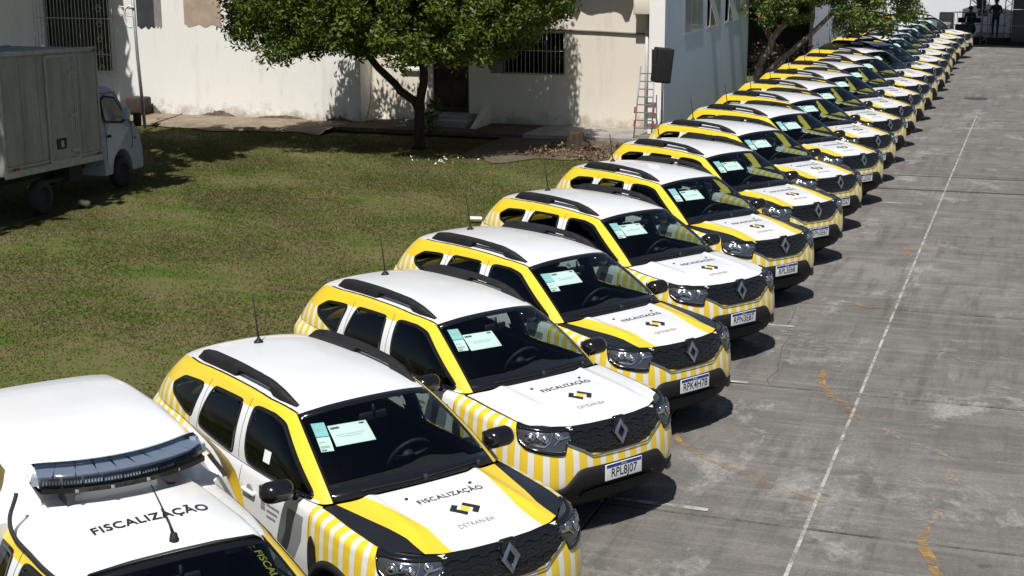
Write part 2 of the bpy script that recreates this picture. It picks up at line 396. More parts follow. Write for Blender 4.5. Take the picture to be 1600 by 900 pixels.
# ------------------------------------------------------------------ patches laid on those surfaces
def chaikin(P, n=3, k=.09):
    P = [np.array(p, float) for p in P]
    for _ in range(n):
        Q = []
        for i in range(len(P)):
            a, b = P[i], P[(i+1) % len(P)]; Q += [a+(b-a)*k, b-(b-a)*k]
        P = Q; k = .25
    return np.array(P)
def offset_poly(P, d):
    n = len(P); a = np.roll(P, 1, 0); b = np.roll(P, -1, 0); t = b-a; nn = np.stack([t[:, 1], -t[:, 0]], 1); nn /= np.maximum(1e-9, np.linalg.norm(nn, axis=1, keepdims=True))
    A = np.sum(P[:, 0]*np.roll(P[:, 1], -1)-P[:, 1]*np.roll(P[:, 0], -1)); return P+nn*d*(1 if A > 0 else -1)
def scan(P, rows=12, cols=12):
    z0, z1 = P[:, 1].min(), P[:, 1].max(); out = []
    for z in np.linspace(z0+1e-4, z1-1e-4, rows):
        xs = []
        for i in range(len(P)):
            a, b = P[i], P[(i+1) % len(P)]
            if (a[1]-z)*(b[1]-z) <= 0 and a[1] != b[1]: xs.append(a[0]+(b[0]-a[0])*(z-a[1])/(b[1]-a[1]))
        out.append([(x, z) for x in np.linspace(min(xs), max(xs), cols)])
    return np.array(out)
def dens(P, step=.03):
    o = []
    for i in range(len(P)):
        a, b = np.array(P[i], float), np.array(P[(i+1) % len(P)], float); k = max(1, int(np.linalg.norm(b-a)/step)); o += [a+(b-a)*q/k for q in range(k)]
    return np.array(o)
def side_map(S, t0): return lambda a, z, side, off: S.at(0, a, z, t0, side, off)
def front_map(S, t0=2.): return lambda a, z, side, off: S.at(1, a, z, t0, side, off)
def glass_patch(g, poly, mp, side, off, mi=0, rows=12, cols=12):
    q = scan(poly, rows, cols); g.grid(mp(q[..., 0], q[..., 1], side, off), mi); return g
def ring_patch(g, po, pi, mp, side, off, mi=0, off2=None):
    """flat ring between two outlines, with a returned edge outside"""
    a = mp(po[:, 0], po[:, 1], side, off*.1); b = mp(po[:, 0]*.92+pi[:, 0]*.08, po[:, 1]*.92+pi[:, 1]*.08, side, off); c = mp(pi[:, 0], pi[:, 1], side, off); d = mp(pi[:, 0], pi[:, 1], side, off2 if off2 is not None else off*.1)
    P = np.stack([a, b, c, d]); P = np.concatenate([P, P[:, :1]], 1); g.grid(P, mi); return g
def strip(g, pts, wd, mp, side, off, mi=0):
    pts = np.array(pts, float); t = np.gradient(pts, axis=0); n = np.stack([-t[:, 1], t[:, 0]], 1); n /= np.maximum(1e-9, np.linalg.norm(n, axis=1, keepdims=True))
    a, b = pts+n*wd/2, pts-n*wd/2; g.grid(np.stack([mp(a[:, 0], a[:, 1], side, off), mp(b[:, 0], b[:, 1], side, off)]), mi); return g
def line(*p, n=16):
    p = np.array(p, float); d = np.concatenate([[0], np.cumsum(np.linalg.norm(np.diff(p, axis=0), axis=1))]); q = np.linspace(0, d[-1], n); return np.stack([np.interp(q, d, p[:, i]) for i in range(2)], 1)
LS = side_map(LB, 10.); GS = side_map(GH, 8.); LF = front_map(LB)
W_FRONT = [(-.140, 1.105), (.86, 1.105), (.83, 1.14), (.25, 1.475), (.08, 1.508), (-.200, 1.512)]
W_REAR = [(-.985, 1.185), (-.345, 1.115), (-.365, 1.40), (-.385, 1.510), (-.865, 1.502), (-.90, 1.44)]
W_QUART = [(-1.115, 1.225), (-1.045, 1.490), (-1.42, 1.462), (-1.555, 1.385), (-1.50, 1.325), (-1.22, 1.235)]
def in_poly(P, x, z):
    c = np.zeros(x.shape, bool); n = len(P)
    for i in range(n):
        (x1, z1), (x2, z2) = P[i], P[(i+1) % n]
        if z1 != z2: c ^= ((z1 > z) != (z2 > z)) & (x < (x2-x1)*(z-z1)/(z2-z1)+x1)
    return c
# ------------------------------------------------------------------ the SUV: parts
def split_surface(S, nt, nv, tagf, tmax=None, v0=0., v1=None):
    """sample a half surface (both sides), give every cell a tag, return {tag: (V, F, N, UV)}"""
    T = np.linspace(0, S.J-1, nt); Vv = np.linspace(v0, S.K-1 if v1 is None else v1, nv); out = {}
    base = S.P(T, np.full(nt, 3.)); arc = np.concatenate([[0], np.cumsum(np.linalg.norm(np.diff(base, axis=0), axis=1))])
    for side in (1, -1):
        TT, VV = np.meshgrid(T, Vv, indexing='ij'); P = S.P(TT, VV); N = S.N(TT, VV)
        P = P.copy(); N = N.copy(); P[..., 1] *= side; N[..., 1] *= side
        C = (P[:-1, :-1]+P[1:, :-1]+P[1:, 1:]+P[:-1, 1:])/4; tc = (T[:-1]+T[1:])/2; vc = (Vv[:-1]+Vv[1:])/2
        tg = tagf(C[..., 0], np.abs(C[..., 1]), C[..., 2], *np.meshgrid(tc, vc, indexing='ij'))
        for name in set(tg.ravel()):
            if not name: continue
            key = name+('|R' if side == 1 else '|L') if name in ('front_door', 'rear_door') else name
            V, F, Nn, U = out.setdefault(key, ([], [], [], [])); idx = {}
            for i, j in zip(*np.where(tg == name)):
                f = []
                for a, b in ((i, j), (i+1, j), (i+1, j+1), (i, j+1)):
                    k = a*nv+b
                    if k not in idx: idx[k] = len(V); V.append(P[a, b]); Nn.append(N[a, b]); U.append((arc[a], Vv[b]))
                    f.append(idx[k])
                F.append(f if side == -1 else f[::-1])
    return out
def tag_low(x, y, z, t, v):
    g = np.full(x.shape, 'body', dtype=object)
    g[(x < .95) & (x > -.16) & (z > .40)] = 'front_door'
    g[(x <= -.16) & (x > -1.0) & (z > .40)] = 'rear_door'
    g[(x > 1.70) & (z < .80)] = 'front_bumper'
    g[(x < -1.95) & (y < .66) & (z > .60)] = 'tailgate'
    for wx in WX: g[((x-wx)**2+(z-WZ)**2 < .405**2) & (y > .55)] = ''
    return g
def tag_gh(x, y, z, t, v):
    g = np.full(x.shape, 'body', dtype=object)
    g[(t > 3.6) & (x < .93-(z-1.09)*1.62) & (x > -.285) & (z < 1.555)] = 'front_door'
    g[(x <= -.285) & (x > -1.02) & (z < 1.555)] = 'rear_door'
    g[t > 12.4] = 'tailgate'
    sd = (t > 3.3) & (t < 12.3)
    for P in (W_FRONT, W_REAR, W_QUART): g[sd & in_poly(chaikin(P, 2), x, z)] = ''
    g[(t < 2.9) & (v > .12) & (v < 5.88)] = ''
    g[(t > 12.9) & (v > 1.2) & (v < 5.2)] = ''
    return g
def merge(*parts):
    V, F, N, U = [], [], [], []
    for p in parts:
        b = len(V); V += p[0]; F += [[i+b for i in f] for f in p[1]]; N += p[2]; U += p[3]
    return V, F, N, U
def emblem(g, put, s=1., mk=0, my=1):
    """two black angle brackets round a yellow square; put(u, v) -> point"""
    def poly(pts, mi): g.add([put(u*s, v*s) for u, v in pts], [tuple(range(len(pts)))], mi)
    for q in (1, -1):
        poly([(.22*q, -.385*q), (.505*q, -.09*q), (.265*q, -.068*q), (.09*q, -.255*q)][::-1], mk)
        poly([(.505*q, -.09*q), (.165*q, .365*q), (.035*q, .235*q), (.265*q, -.068*q)], mk)
    poly([(-.185, 0), (0, -.2), (.185, 0), (0, .2)], my)
def put_text(g, body, size, put, mi=0, spacing=1., bold=0., align='CENTER', sx=1.):
    V, F = text_geo(body, size, align, spacing, bold); g.add([put(v[0]*sx, v[1]) for v in V], F, mi); return g
def hood_put(x0, y0, rot=0., off=.0035):
    c, s = math.cos(rot), math.sin(rot)
    def f(u, v):
        u, v = u*c-v*s, u*s+v*c; x = x0-v; y = y0+u; return (x, y, float(hoodz(x, y))+off)
    return f
def side_put(S, x0, z0, side, off=.004, t0=10.):
    """writing on a flank, read from outside; right flank (side 1, y<0) reads towards the front"""
    def f(u, v):
        x = x0+u*(1 if side == 1 else -1); p = S.at(0, np.array([x]), np.array([z0+v]), t0, side, off)[0]; return tuple(p)
    return f
def glass_at(u_y, v, off):
    """point on the windshield: lateral position in -1..1, height 0..1"""
    t = -np.asarray(u_y)*2.9; return GH.P(t, np.asarray(v)*6.)+GH.N(t, np.asarray(v)*6.)*off

def make_plate(parent, txt):
    g = Geo(); g.rbox((2.226, 0, .575), (.012, .42, .145), .005)
    o = g.ob('number_plate', ['plate_white'], parent)
    g = Geo(); put = lambda u, v: (2.2335, u, .575+v); g.quad((2.2332, -.20, .615), (2.2332, .20, .615), (2.2332, .20, .645), (2.2332, -.20, .645), 1)
    put_text(g, txt, .112, lambda u, v: (2.2335, u, .562+v), 0, 1.0, .0012, sx=.80)
    put_text(g, 'BRASIL', .022, lambda u, v: (2.2338, u, .629+v), 2)
    g.ob('plate_lettering', ['print_black', 'plate_blue', 'plate_white'], o); return o

def make_suv(root):
    low = split_surface(LB, 190, 34, tag_low); gh = split_surface(GH, 150, 26, tag_gh, v0=0.)
    gh = {k: (v[0], v[1], v[2], [(0, 0)]*len(v[0])) for k, v in gh.items()}
    def shell(name, key):
        p = merge(*[d[key] for d in (low, gh) if key in d]); return link(name, mesh(name, p[0], p[1], 'livery', uv=p[3], normals=p[2]), root)
    body = shell('body', 'body'); shell('front_bumper', 'front_bumper'); tg = shell('tailgate', 'tailgate')
    doors = {k: shell(k.split('|')[0], k) for k in ('front_door|R', 'front_door|L', 'rear_door|R', 'rear_door|L')}
    # hood
    P = hood_grid(); g = Geo(); g.grid(P, 0, flip=True); hood = g.ob('hood', ['hood_a'], root)
    g = Geo()
    put_text(g, 'FISCALIZAÇÃO', .088, hood_put(1.40, .045), 0, 1.12, .0012, sx=.86)
    for yy in (-.27, .285): nz = Geo(); nz.lathe([(.0, .012), (.012, .010), (.014, 0)], (1.30, yy, float(hoodz(1.30, yy))), 'z', 8); nz.ob('washer_nozzle', ['plastic'], hood)
    hp = hood_put(1.645, .0); e = Geo(); emblem(e, lambda u, v: hp(u, v), .235, 0, 1); e.ob('hood_emblem', ['print_black', 'print_yellow'], hood)
    g.ob('hood_lettering', ['print_black'], hood); g = Geo(); put_text(g, 'DETRAN-BA', .062, hood_put(1.83, -.03), 0, 1.05, sx=.86); g.ob('hood_caption', ['print_grey'], hood)
    # roof
    g = Geo(); g.grid(_RG, 0, flip=False); roof = g.ob('roof', ['roof_paint'], root)
    g = Geo()
    for sg in (1, -1):
        X = np.linspace(.27, -1.55, 44); yy_ = np.minimum(np.interp(X, [-1.75, -1.35], [.545, .603]), np.interp(X, [-.1, .3], [.606, .560]))
        g.grid([[(x_, -sg*(y_+d_), roofz(x_, y_+d_)+h_) for x_, y_ in zip(X, yy_)] for d_, h_ in ((-.007, .001), (-.004, .005), (.004, .005), (.007, .001))], 0)
    g.ob('drip_moulding', ['gap'], roof)
    # roof rails
    for sg in (1, -1):
        xs = np.concatenate([np.linspace(.20, -.05, 12), np.linspace(-.1, -1.3, 22), np.linspace(-1.34, -1.47, 8)]); sec = []; sol = []
        for x in xs:
            y = float(np.interp(x, [-1.5, -1.3, -.6, 0, .2], [.520, .535, .545, .538, .520])); zr = roofz(x, y*sg)
            h = float(np.interp(x, [-1.47, -1.36, -1.2, -.7, -.2, .0, .12, .20], [.016, .078, .094, .098, .088, .064, .030, .006])); solid = x < -.72 or x > -.13
            b = -.01 if solid else h-.040; wd = float(np.interp(x, [-1.47, -1.3, -.7, .0, .2], [.034, .046, .042, .038, .020]))
            cx = [(-wd, b), (-wd*.95, h*.6+b*.4), (-wd*.5, h), (wd*.5, h), (wd*.95, h*.6+b*.4), (wd, b)]
            sec.append([(x, sg*(y-a_*1.0), zr+hh) for a_, hh in cx])
        g = Geo(); S_ = np.array(sec); S_ = np.concatenate([S_, S_[:, :1]], 1); g.grid(S_, 0, flip=sg > 0); n = S_.shape[1]-1
        g.add(S_[0, :-1], [tuple(range(n))]); g.add(S_[-1, :-1], [tuple(range(n))])
        rl = g.ob('roof_rail', ['plastic'], root)
        g = Geo(); pts = [(x, sg*float(np.interp(x, [-1.5, -1.3, -.6, 0, .2], [.520, .535, .545, .538, .520])), 0) for x in np.linspace(-.70, -.15, 8)]
        g.tube([(p[0], p[1], roofz(p[0], p[1])+.018) for p in pts], .012, 6, 0); g.ob('rail_insert', ['silver'], rl)
    # antenna
    g = Geo(); zr = roofz(-1.45, 0); g.lathe([(.045, 0), (.035, .016), (.018, .034), (.009, .05)], (-1.45, 0, zr), 'z', 12); g.tube([(-1.45, 0, zr+.04), (-1.475, 0, zr+.16), (-1.53, 0, zr+.41)], [.009, .008, .0065], 6)
    g.ob('antenna', ['plastic'], root)
    # glazing
    g = Geo(); U, V = np.meshgrid(np.linspace(-1, 1, 31), np.linspace(.012, .985, 15)); g.grid(glass_at(U, V, .004), 0); ws = g.ob('windshield', ['windshield_glass'], root)
    g = Geo(); nb = 40
    u = np.concatenate([np.linspace(-1, 1, nb), np.full(20, 1.), np.linspace(1, -1, nb), np.full(20, -1.)]); v = np.concatenate([np.full(nb, .0), np.linspace(0, .995, 20), np.full(nb, .995), np.linspace(.995, 0, 20)])
    ui = np.concatenate([np.linspace(-.955, .955, nb), np.full(20, .955), np.linspace(.955, -.955, nb), np.full(20, -.955)]); vi = np.concatenate([np.full(nb, .135), np.linspace(.135, .93, 20), np.full(nb, .93), np.linspace(.93, .135, 20)])
    A = glass_at(u*1.02, v, .001); B = glass_at(u, v, .006); C = glass_at(ui, vi, .006); D = glass_at(ui, vi, -.004)
    P = np.stack([A, B, C, D]); g.grid(P, 0); g.ob('windshield_surround', ['black_gloss'], ws)
    g = Geo()
    for (y0, y1) in ((.62, .02), (.02, -.55)):
        pts = [glass_at(np.array([k]), np.array([.035+.02*abs(k)]), .014)[0] for k in np.linspace(y0, y1, 9)]; g.tube(pts, .006, 6)
    for k in (.62, .02): p = glass_at(np.array([k]), np.array([.03]), .01)[0]; g.lathe([(.0, .03), (.022, .028), (.024, -.01)], p, 'z', 10)
    g.ob('wiper', ['plastic'], root)
    for side in (1, -1):
        S_ = 'R' if side == 1 else 'L'
        for nm, poly, par in (('front_window', W_FRONT, doors['front_door|'+S_]), ('rear_window', W_REAR, doors['rear_door|'+S_]), ('quarter_window', W_QUART, root)):
            pl = dens(chaikin(poly, 3)); g = Geo(); glass_patch(g, offset_poly(pl, -.004), GS, side, .002, 0, 12, 14); wo_ = g.ob(nm, ['side_glass'], par)
            g = Geo(); ring_patch(g, offset_poly(pl, .017), offset_poly(pl, -.012), GS, side, .004, 0, -.012)
            if par is root: g.ob('window_seal', ['black_gloss'], wo_)
            else: g.ob('window_seal', ['black_gloss'], par)
        # door handles
        for nm, hx, hz in (('front_door', .02, .925), ('rear_door', -.86, .955)):
            g = Geo(); c = LB.at(0, np.array([hx]), np.array([hz]), 10., side, .016)[0]; g.rbox(c, (.20, .032, .034), .015, 3); cu = LB.at(0, np.array([hx]), np.array([hz]), 10., side, .002)[0]
            g.lathe([(0, .004*-side), (.05, .003*-side), (.058, -.002*-side)], cu, 'y', 16, 1)
            g.ob('door_handle', ['white', 'print_grey'], doors[nm+'|'+S_])
        # shut lines
        g = Geo()
        for pts in (line((.95, .42), (.965, .75), (.945, 1.06)), line((-.16, .42), (-.165, 1.075)), line((-1.0, 1.10), (-1.03, .95), (-.99, .80), (-.92, .62), (-.90, .44)), line((-.90, .425), (.95, .425))): strip(g, pts, .007, LS, side, .0012)
        for pts in (line((-.245, 1.11), (-.275, 1.55)), line((-1.0, 1.15), (-.965, 1.545))): strip(g, pts, .006, GS, side, .0012)
        g.ob('shut_line', ['gap'], body)
        g = Geo()
        T = np.linspace(3.9, 8.2, 40)*side; a = LB.P(T, 7.)+np.array([0, 0, .002]); b = LB.P(T, 6.86)+LB.N(T, 6.86)*.002; g.grid(np.stack([a, b]), 0, flip=side < 0); g.ob('hood_gap', ['gap'], body)
        # wheel arches, sill, side trim
        for wx in WX:
            an = np.linspace(-.22, math.pi+.22, 40); g = Geo(); rr = [(.392, -.06), (.392, .016), (.412, .022), (.440, .018), (.452, .001)]; P = []
            for r_, of in rr:
                X = wx+r_*np.cos(an); Z = np.maximum(.275, WZ+r_*np.sin(an)); P.append(LB.at(0, X, Z, 7.5 if wx > 0 else 14., side, of))
            g.grid(np.array(P), 0); g.ob('wheel_arch', ['plastic'], root)
            g = Geo(); a2 = np.linspace(-.2, math.pi+.2, 24); P = [[(wx+.40*math.cos(q), -side*yy, WZ+.40*math.sin(q)) for q in a2] for yy in (.87, .50)]
            g.grid(P, 0); g.add([(wx+.40*math.cos(q), -side*.50, WZ+.40*math.sin(q)) for q in a2], [tuple(range(24))]); g.ob('wheel_liner', ['gap'], root)
        g = Geo(); X = np.linspace(.93, -.93, 30); P = [LB.at(0, X, np.full(30, zz), 10., side, of) for zz, of in ((.275, .0), (.285, .014), (.36, .02), (.405, .016), (.418, .001))]; g.grid(np.array(P)); g.ob('sill_trim', ['plastic'], root)
        g = Geo(); pl = dens(chaikin([(.985, .56), (1.035, .60), (1.075, .70), (1.055, .84), (1.00, .885), (.965, .82), (.962, .62)], 2), .02); glass_patch(g, pl, LS, side, .008, 0, 8, 5); ring_patch(g, offset_poly(pl, .012), offset_poly(pl, -.004), LS, side, .008); tr = g.ob('side_vent_trim', ['plastic'], root)
        g = Geo(); put = side_put(LB, 1.0, .70, side, .0115); g.add([put(u, v) for u, v in ((0, .03), (.016, 0), (0, -.03), (-.016, 0))], [(0, 1, 2, 3)]); g.ob('trim_badge', ['chrome'], tr)
        # mirror
        g = Geo()
        def sh(p):
            f = (p[0]+.08)/.16; k = 1-.22*max(0, f); return (p[0], p[1]*k, p[2]*k)
        g.rbox((.715, -side*.985, 1.16), (.175, .30, .18), .086, 5, fn=sh); g.tube([(.74, -side*.80, 1.095), (.735, -side*.88, 1.105)], [.032, .03], 8)
        mo = g.ob('door_mirror', ['black_gloss'], root)
        g = Geo(); g.rbox((.632, -side*.985, 1.16), (.010, .22, .10), .003, 1); g.ob('mirror_glass', ['chrome'], mo)
        # door graphics
        dr = doors['rear_door|'+S_]; g = Geo(); put = side_put(LB, -.55, .915, side, .009); emblem(g, put, .21); g.ob('door_emblem', ['print_black', 'print_yellow'], dr)
        g = Geo(); a = line((.62, .98), (.60, .80), (.50, .62), (.33, .44), n=14); b = line((.86, .98), (.84, .80), (.72, .62), (.56, .44), n=14)
        g.grid(np.stack([LS(a[:, 0], a[:, 1], side, .002), LS(b[:, 0], b[:, 1], side, .002)]), 0)
        for k in range(3):
            pu = side_put(LB, .40, .90-.045*k, side); g.add([pu(-.10, 0), pu(.10-.03*k, 0), pu(.10-.03*k, .016), pu(-.10, .016)], [(0, 1, 2, 3)])
        for (u0, v0) in ((-.19, .0), (-.155, .0), (-.19, -.04), (-.155, -.04)):
            pu = side_put(LB, .40, .89, side); g.add([pu(u0, v0), pu(u0+.028, v0), pu(u0+.028, v0+.034), pu(u0, v0+.034)], [(0, 1, 2, 3)])
        g.ob('door_graphics', ['print_grey'], doors['front_door|'+S_])
        # headlamp
        def HT(a, b): return LB.inv(1, np.array([a]), np.array([b]), 3.)
        hl = [(.50, .985), (.832, 1.0), (.868, .90), (.845, .865), (.60, .795), (.555, .800), (.515, .885)]
        C3 = []
        hpar = {'y': []}
        def hmap(a, z, side, off):
            # a is a position along the plan between the grille end and the fender, as the parameter t
            t = np.asarray(a, float); v = np.empty(t.shape); v[:] = 5.
            for _ in range(12):
                p = LB.P(t, v); h = .02; d = (LB.P(t, np.minimum(v+h, 7))-LB.P(t, np.maximum(v-h, 0)))[..., 2]/(np.minimum(v+h, 7)-np.maximum(v-h, 0)); v = np.clip(v+(z-p[..., 2])/d, 0, 7)
            q = LB.P(t, v)+LB.N(t, v)*off; q[..., 1] *= side; return q
        HL = [(2.0, .994), (3.2, 1.000), (4.62, 1.014), (4.95, 1.006), (4.72, .90), (4.25, .845), (3.0, .805), (2.52, .793), (2.36, .80), (2.25, .872), (2.05, .885)]
        pl = dens(chaikin(HL, 1, .12), .06); g = Geo(); glass_patch(g, pl, hmap, side, .004, 0, 10, 24); ho = g.ob('headlight', ['lamp_grey'], root)
        g = Geo(); ring_patch(g, offset_poly(pl, .012), offset_poly(pl, -.022), hmap, side, .012); g.ob('headlight_rim', ['black_gloss'], ho)
        g = Geo()
        bot = line((2.42, .808), (3.0, .818), (4.2, .858), (4.66, .905), (4.86, .985), n=30); strip(g, bot, .022, hmap, side, .011)
        for dv in ([(2.9, .97), (3.05, .90), (3.3, .868), (4.1, .885)], [(2.15, .93), (2.6, .92), (2.85, .875)]): strip(g, line(*dv, n=16), .015, hmap, side, .011)
        for (tt, zz, r_) in ((4.15, .935, .046), (3.75, .945, .040), (3.30, .925, .034), (2.60, .945, .036)):
            c = hmap(np.array([tt]), np.array([zz]), side, .006)[0]; nrm = LB.N(np.array([tt]), np.array([5.5]))[0].copy(); nrm[1] *= side
            qv = Vector(nrm).to_track_quat('Z', 'Y').to_matrix(); V = []; 
            for rr_, hh in ((1, .0), (.92, .012), (.6, .002), (.45, .012), (0.01, .016)):
                V += [np.array(c)+np.array(qv @ Vector((rr_*r_*math.cos(k*math.pi/7), rr_*r_*math.sin(k*math.pi/7), hh))) for k in range(14)]
            g.add(V, [(i*14+k, i*14+(k+1) % 14, (i+1)*14+(k+1) % 14, (i+1)*14+k) for i in range(4) for k in range(14)], 0, True)
        g.ob('headlight_reflector', ['chrome'], ho)
        # tail lamp
        g = Geo(); pl = dens(chaikin([(-1.93, .90), (-1.93, 1.10), (-2.06, 1.10), (-2.06, .90)], 1, .15), .04); glass_patch(g, pl, side_map(LB, 16.), side, .006, 0, 8, 8); g.ob('tail_light', ['red_lens'], root)
        # wheels
        for wx in WX:
            g = Geo(); cy = -side*.775; hw = .108*side
            g.lathe([(.215, -hw*.8), (.235, -hw), (.315, -hw), (.340, -hw*.75), (.345, 0), (.340, hw*.75), (.315, hw), (.235, hw), (.215, hw*.8), (.215, -hw*.8)], (wx, cy, WZ), 'y', 36, 0)
            wh = g.ob('wheel', ['rubber'], root); g = Geo()
            g.lathe([(.218, hw*.3), (.222, -hw*.95), (.205, -hw*.98), (.195, -hw*.6), (.19, hw*.3), (0.001, hw*.3)], (wx, cy, WZ), 'y', 30, 1)
            for k in range(5):
                a = 2*math.pi*k/5+.3
                for da in (-.17, .17):
                    p0 = (wx+.05*math.cos(a), cy-hw*.62, WZ+.05*math.sin(a)); p1 = (wx+.205*math.cos(a+da), cy-hw*.80, WZ+.205*math.sin(a+da)); g.tube([p0, p1], [.026, .020], 6, 0)
            g.lathe([(.0, -hw*.82), (.045, -hw*.80), (.06, -hw*.5)], (wx, cy, WZ), 'y', 16, 0); g.ob('rim', ['alu_rim', 'lamp_dark'], wh)
    # grille
    def fmap(a, z, side, off):
        p = LB.at(1, np.abs(a), z, 1.5, 1, off); p = p.copy(); p[..., 1] *= np.where(np.asarray(a) < 0, 1, -1); return p
    GR = [(-.520, .9965), (0, .9965), (.520, .9965), (.525, .88), (.47, .845), (.40, .815), (.30, .752), (-.30, .752), (-.40, .815), (-.47, .845), (-.525, .88)]
    pl = dens(chaikin(GR, 1, .15), .03); g = Geo(); glass_patch(g, pl, fmap, 1, .003, 0, 10, 40); gr = g.ob('grille', ['black_gloss'], root)
    g = Geo()
    for zz, hwid in ((.962, .50), (.910, .50), (.858, .44), (.806, .36)):
        n = 60; a = np.linspace(-hwid, hwid, n); wob = .008*np.sign(np.sin(a*math.pi/.075)); zz_ = zz+wob; P = np.stack([fmap(a, zz_-.010, 1, .003), fmap(a, zz_-.008, 1, .016), fmap(a, zz_+.008, 1, .018), fmap(a, zz_+.012, 1, .003)]); g.grid(P, 0)
    g.ob('grille_bar', ['black_gloss'], gr)
    g = Geo(); lo = line((-.535, .872), (-.47, .838), (-.40, .805), (-.31, .745), (.31, .745), (.40, .805), (.47, .838), (.535, .872), n=60); strip(g, lo, .016, fmap, 1, .012); g.ob('grille_trim', ['silver'], gr)
    g = Geo(); zc = .905
    def dia(h, wd): return [(0, h), (wd, 0), (0, -h), (-wd, 0)]
    bx = float(LB.at(1, np.array([0.]), np.array([zc]), .5)[0][0])
    tl = .16
    lay = [(.118, .084, .004), (.113, .080, .040), (.084, .058, .056), (.054, .032, .040), (.052, .030, .010)]
    V = []
    for h, wd, dx in lay: V += [(bx+dx-tl*v_, u_, zc+v_) for u_, v_ in dia(h, wd)]
    g.add(V, [(i*4+k, i*4+(k+1) % 4, (i+1)*4+(k+1) % 4, (i+1)*4+k) for i in range(len(lay)-1) for k in range(4)], 0)
    g.add([V[16+k] for k in range(4)], [(0, 1, 2, 3)], 1)
    g.rbox((bx-.008, 0, zc+.03), (.05, .13, .20), .02, 2, mi=1)
    g.ob('grille_emblem', ['badge_chrome', 'black_gloss'], root)
    # lower bumper
    n = 91; T = np.linspace(-5.5, 5.5, n); yb = np.abs(LB.P(T, 2.)[:, 1]); top = np.interp(yb, [0, .40, .46, .57, .62, .88], [.655, .655, .64, .515, .495, .465])
    P = []
    for f_, of in ((0, -.06), (.03, .004), (.25, .014), (.8, .018), (.96, .014), (1., -.004)):
        zz = .265+(top-.265)*f_; v = np.full(n, 2.)
        for _ in range(12):
            h = .02; d = (LB.P(T, v+h)-LB.P(T, np.maximum(v-h, 0)))[:, 2]/(v+h-np.maximum(v-h, 0)); v = np.clip(v+(zz-LB.P(T, v)[:, 2])/d, 0, 6.9)
        P.append(LB.P(T, v)+LB.N(T, v)*of)
    g = Geo(); g.grid(np.array(P), 0); lb = g.ob('lower_bumper', ['plastic'], root)
    g = Geo()
    fo = dens(chaikin([(-.44, .36), (.44, .36), (.40, .46), (-.40, .46)], 1, .15), .04); glass_patch(g, fo, fmap, 1, .021, 0, 5, 24); g.ob('air_intake', ['gap'], lb)
    for sd in (1, -1):
        g = Geo(); c = LB.at(1, np.array([.66]), np.array([.42]), 3., sd, .016)[0]; g.lathe([(.0, .012), (.035, .012), (.045, .0)], c, 'x', 14); g.ob('fog_light', ['lamp_dark'], lb)
    make_plate(root, 'RPL8J07')
    # cabin
    g = Geo()
    for S_, tf, off in ((GH, tag_gh, -.028), (LB, tag_low, -.05)):
        T = np.linspace(3.2 if S_ is GH else 8.2, 15 if S_ is GH else 17, 70); Vv = np.linspace(0, S_.K-1, 14) if S_ is GH else np.linspace(2, 6.95, 6); TT, VV = np.meshgrid(T, Vv, indexing='ij')
        P = S_.P(TT, VV)+S_.N(TT, VV)*off; C = (P[:-1, :-1]+P[1:, 1:])/2; tc = (T[:-1]+T[1:])/2; vc = (Vv[:-1]+Vv[1:])/2; tg_ = tf(C[..., 0], np.abs(C[..., 1]), C[..., 2], *np.meshgrid(tc, vc, indexing='ij'))
        for sd in (1, -1):
            Q = P.copy(); Q[..., 1] *= sd
            F = [(i*len(Vv)+j, i*len(Vv)+j+1, (i+1)*len(Vv)+j+1, (i+1)*len(Vv)+j) for i in range(len(T)-1) for j in range(len(Vv)-1) if S_ is LB or tg_[i, j]]
            g.add(Q.reshape(-1, 3), F, 0, True)
    RI = _RG.copy(); RI[..., 2] -= .03; RI[..., 1] *= .97; g.grid(RI, 0)
    g.box((-.55, 0, .36), (3.0, 1.6, .04)); g.box((1.12, 0, .70), (.06, 1.5, .70)); g.box((-1.55, 0, .75), (.9, 1.3, .7))
    g.ob('interior_trim', ['dark_trim'], root)
    g = Geo(); g.box((0, 0, .29), (3.9, 1.35, .06)); g.box((1.3, 0, .33), (1.4, 1.0, .10)); g.ob('underbody', ['gap'], root)
    g = Geo(); xs = [1.10, .98, .80, .62, .55, .54]; zs = [1.055, 1.075, 1.08, 1.07, 1.02, .70]; yy = np.linspace(-.70, .70, 15)
    g.grid([[(x, y, z_+(.05*math.exp(-((y-.36)/.16)**2) if .5 < x < .75 else 0)) for y in yy] for x, z_ in zip(xs, zs)], 0, flip=True); g.ob('dashboard', ['dark_trim'], root)
    g = Geo(); C_ = Vector((.36, .36, 1.03)); rt = Euler((0, R(-62), 0)); pts = [C_+Vector((0.185*math.cos(t), .185*math.sin(t), 0)) for t in np.linspace(0, 2*math.pi, 25)]
    def rv(p): v_ = Vector(p)-C_; v_.rotate(rt); return tuple(C_+v_)
    g.tube([rv(p) for p in pts], .017, 8, 0, caps=False)
    for a in (0.2, math.pi-.2, -math.pi/2): g.tube([rv(C_), rv(C_+Vector((.18*math.sin(a), .18*math.cos(a), 0)))], .018, 6)
    g.lathe([(.0, .03), (.05, .02), (.06, -.02)], tuple(C_), 'x', 12); g.ob('steering_wheel', ['plastic'], root)
    for sy in (-.36, .36):
        g = Geo(); g.rbox((-.02, sy, .72), (.52, .50, .16), .06, 2); g.rbox((-.34, sy, .98), (.15, .48, .62), .06, 2, rot=(0, R(-14), 0)); st = g.ob('front_seat', ['seat_cloth'], root)
        g = Geo(); g.rbox((-.44, sy, 1.37), (.10, .26, .17), .04, 2, rot=(0, R(-10), 0)); g.tube([(-.42, sy-.06, 1.24), (-.43, sy-.06, 1.32)], .007, 6); g.tube([(-.42, sy+.06, 1.24), (-.43, sy+.06, 1.32)], .007, 6); g.ob('headrest', ['seat_cloth'], st)
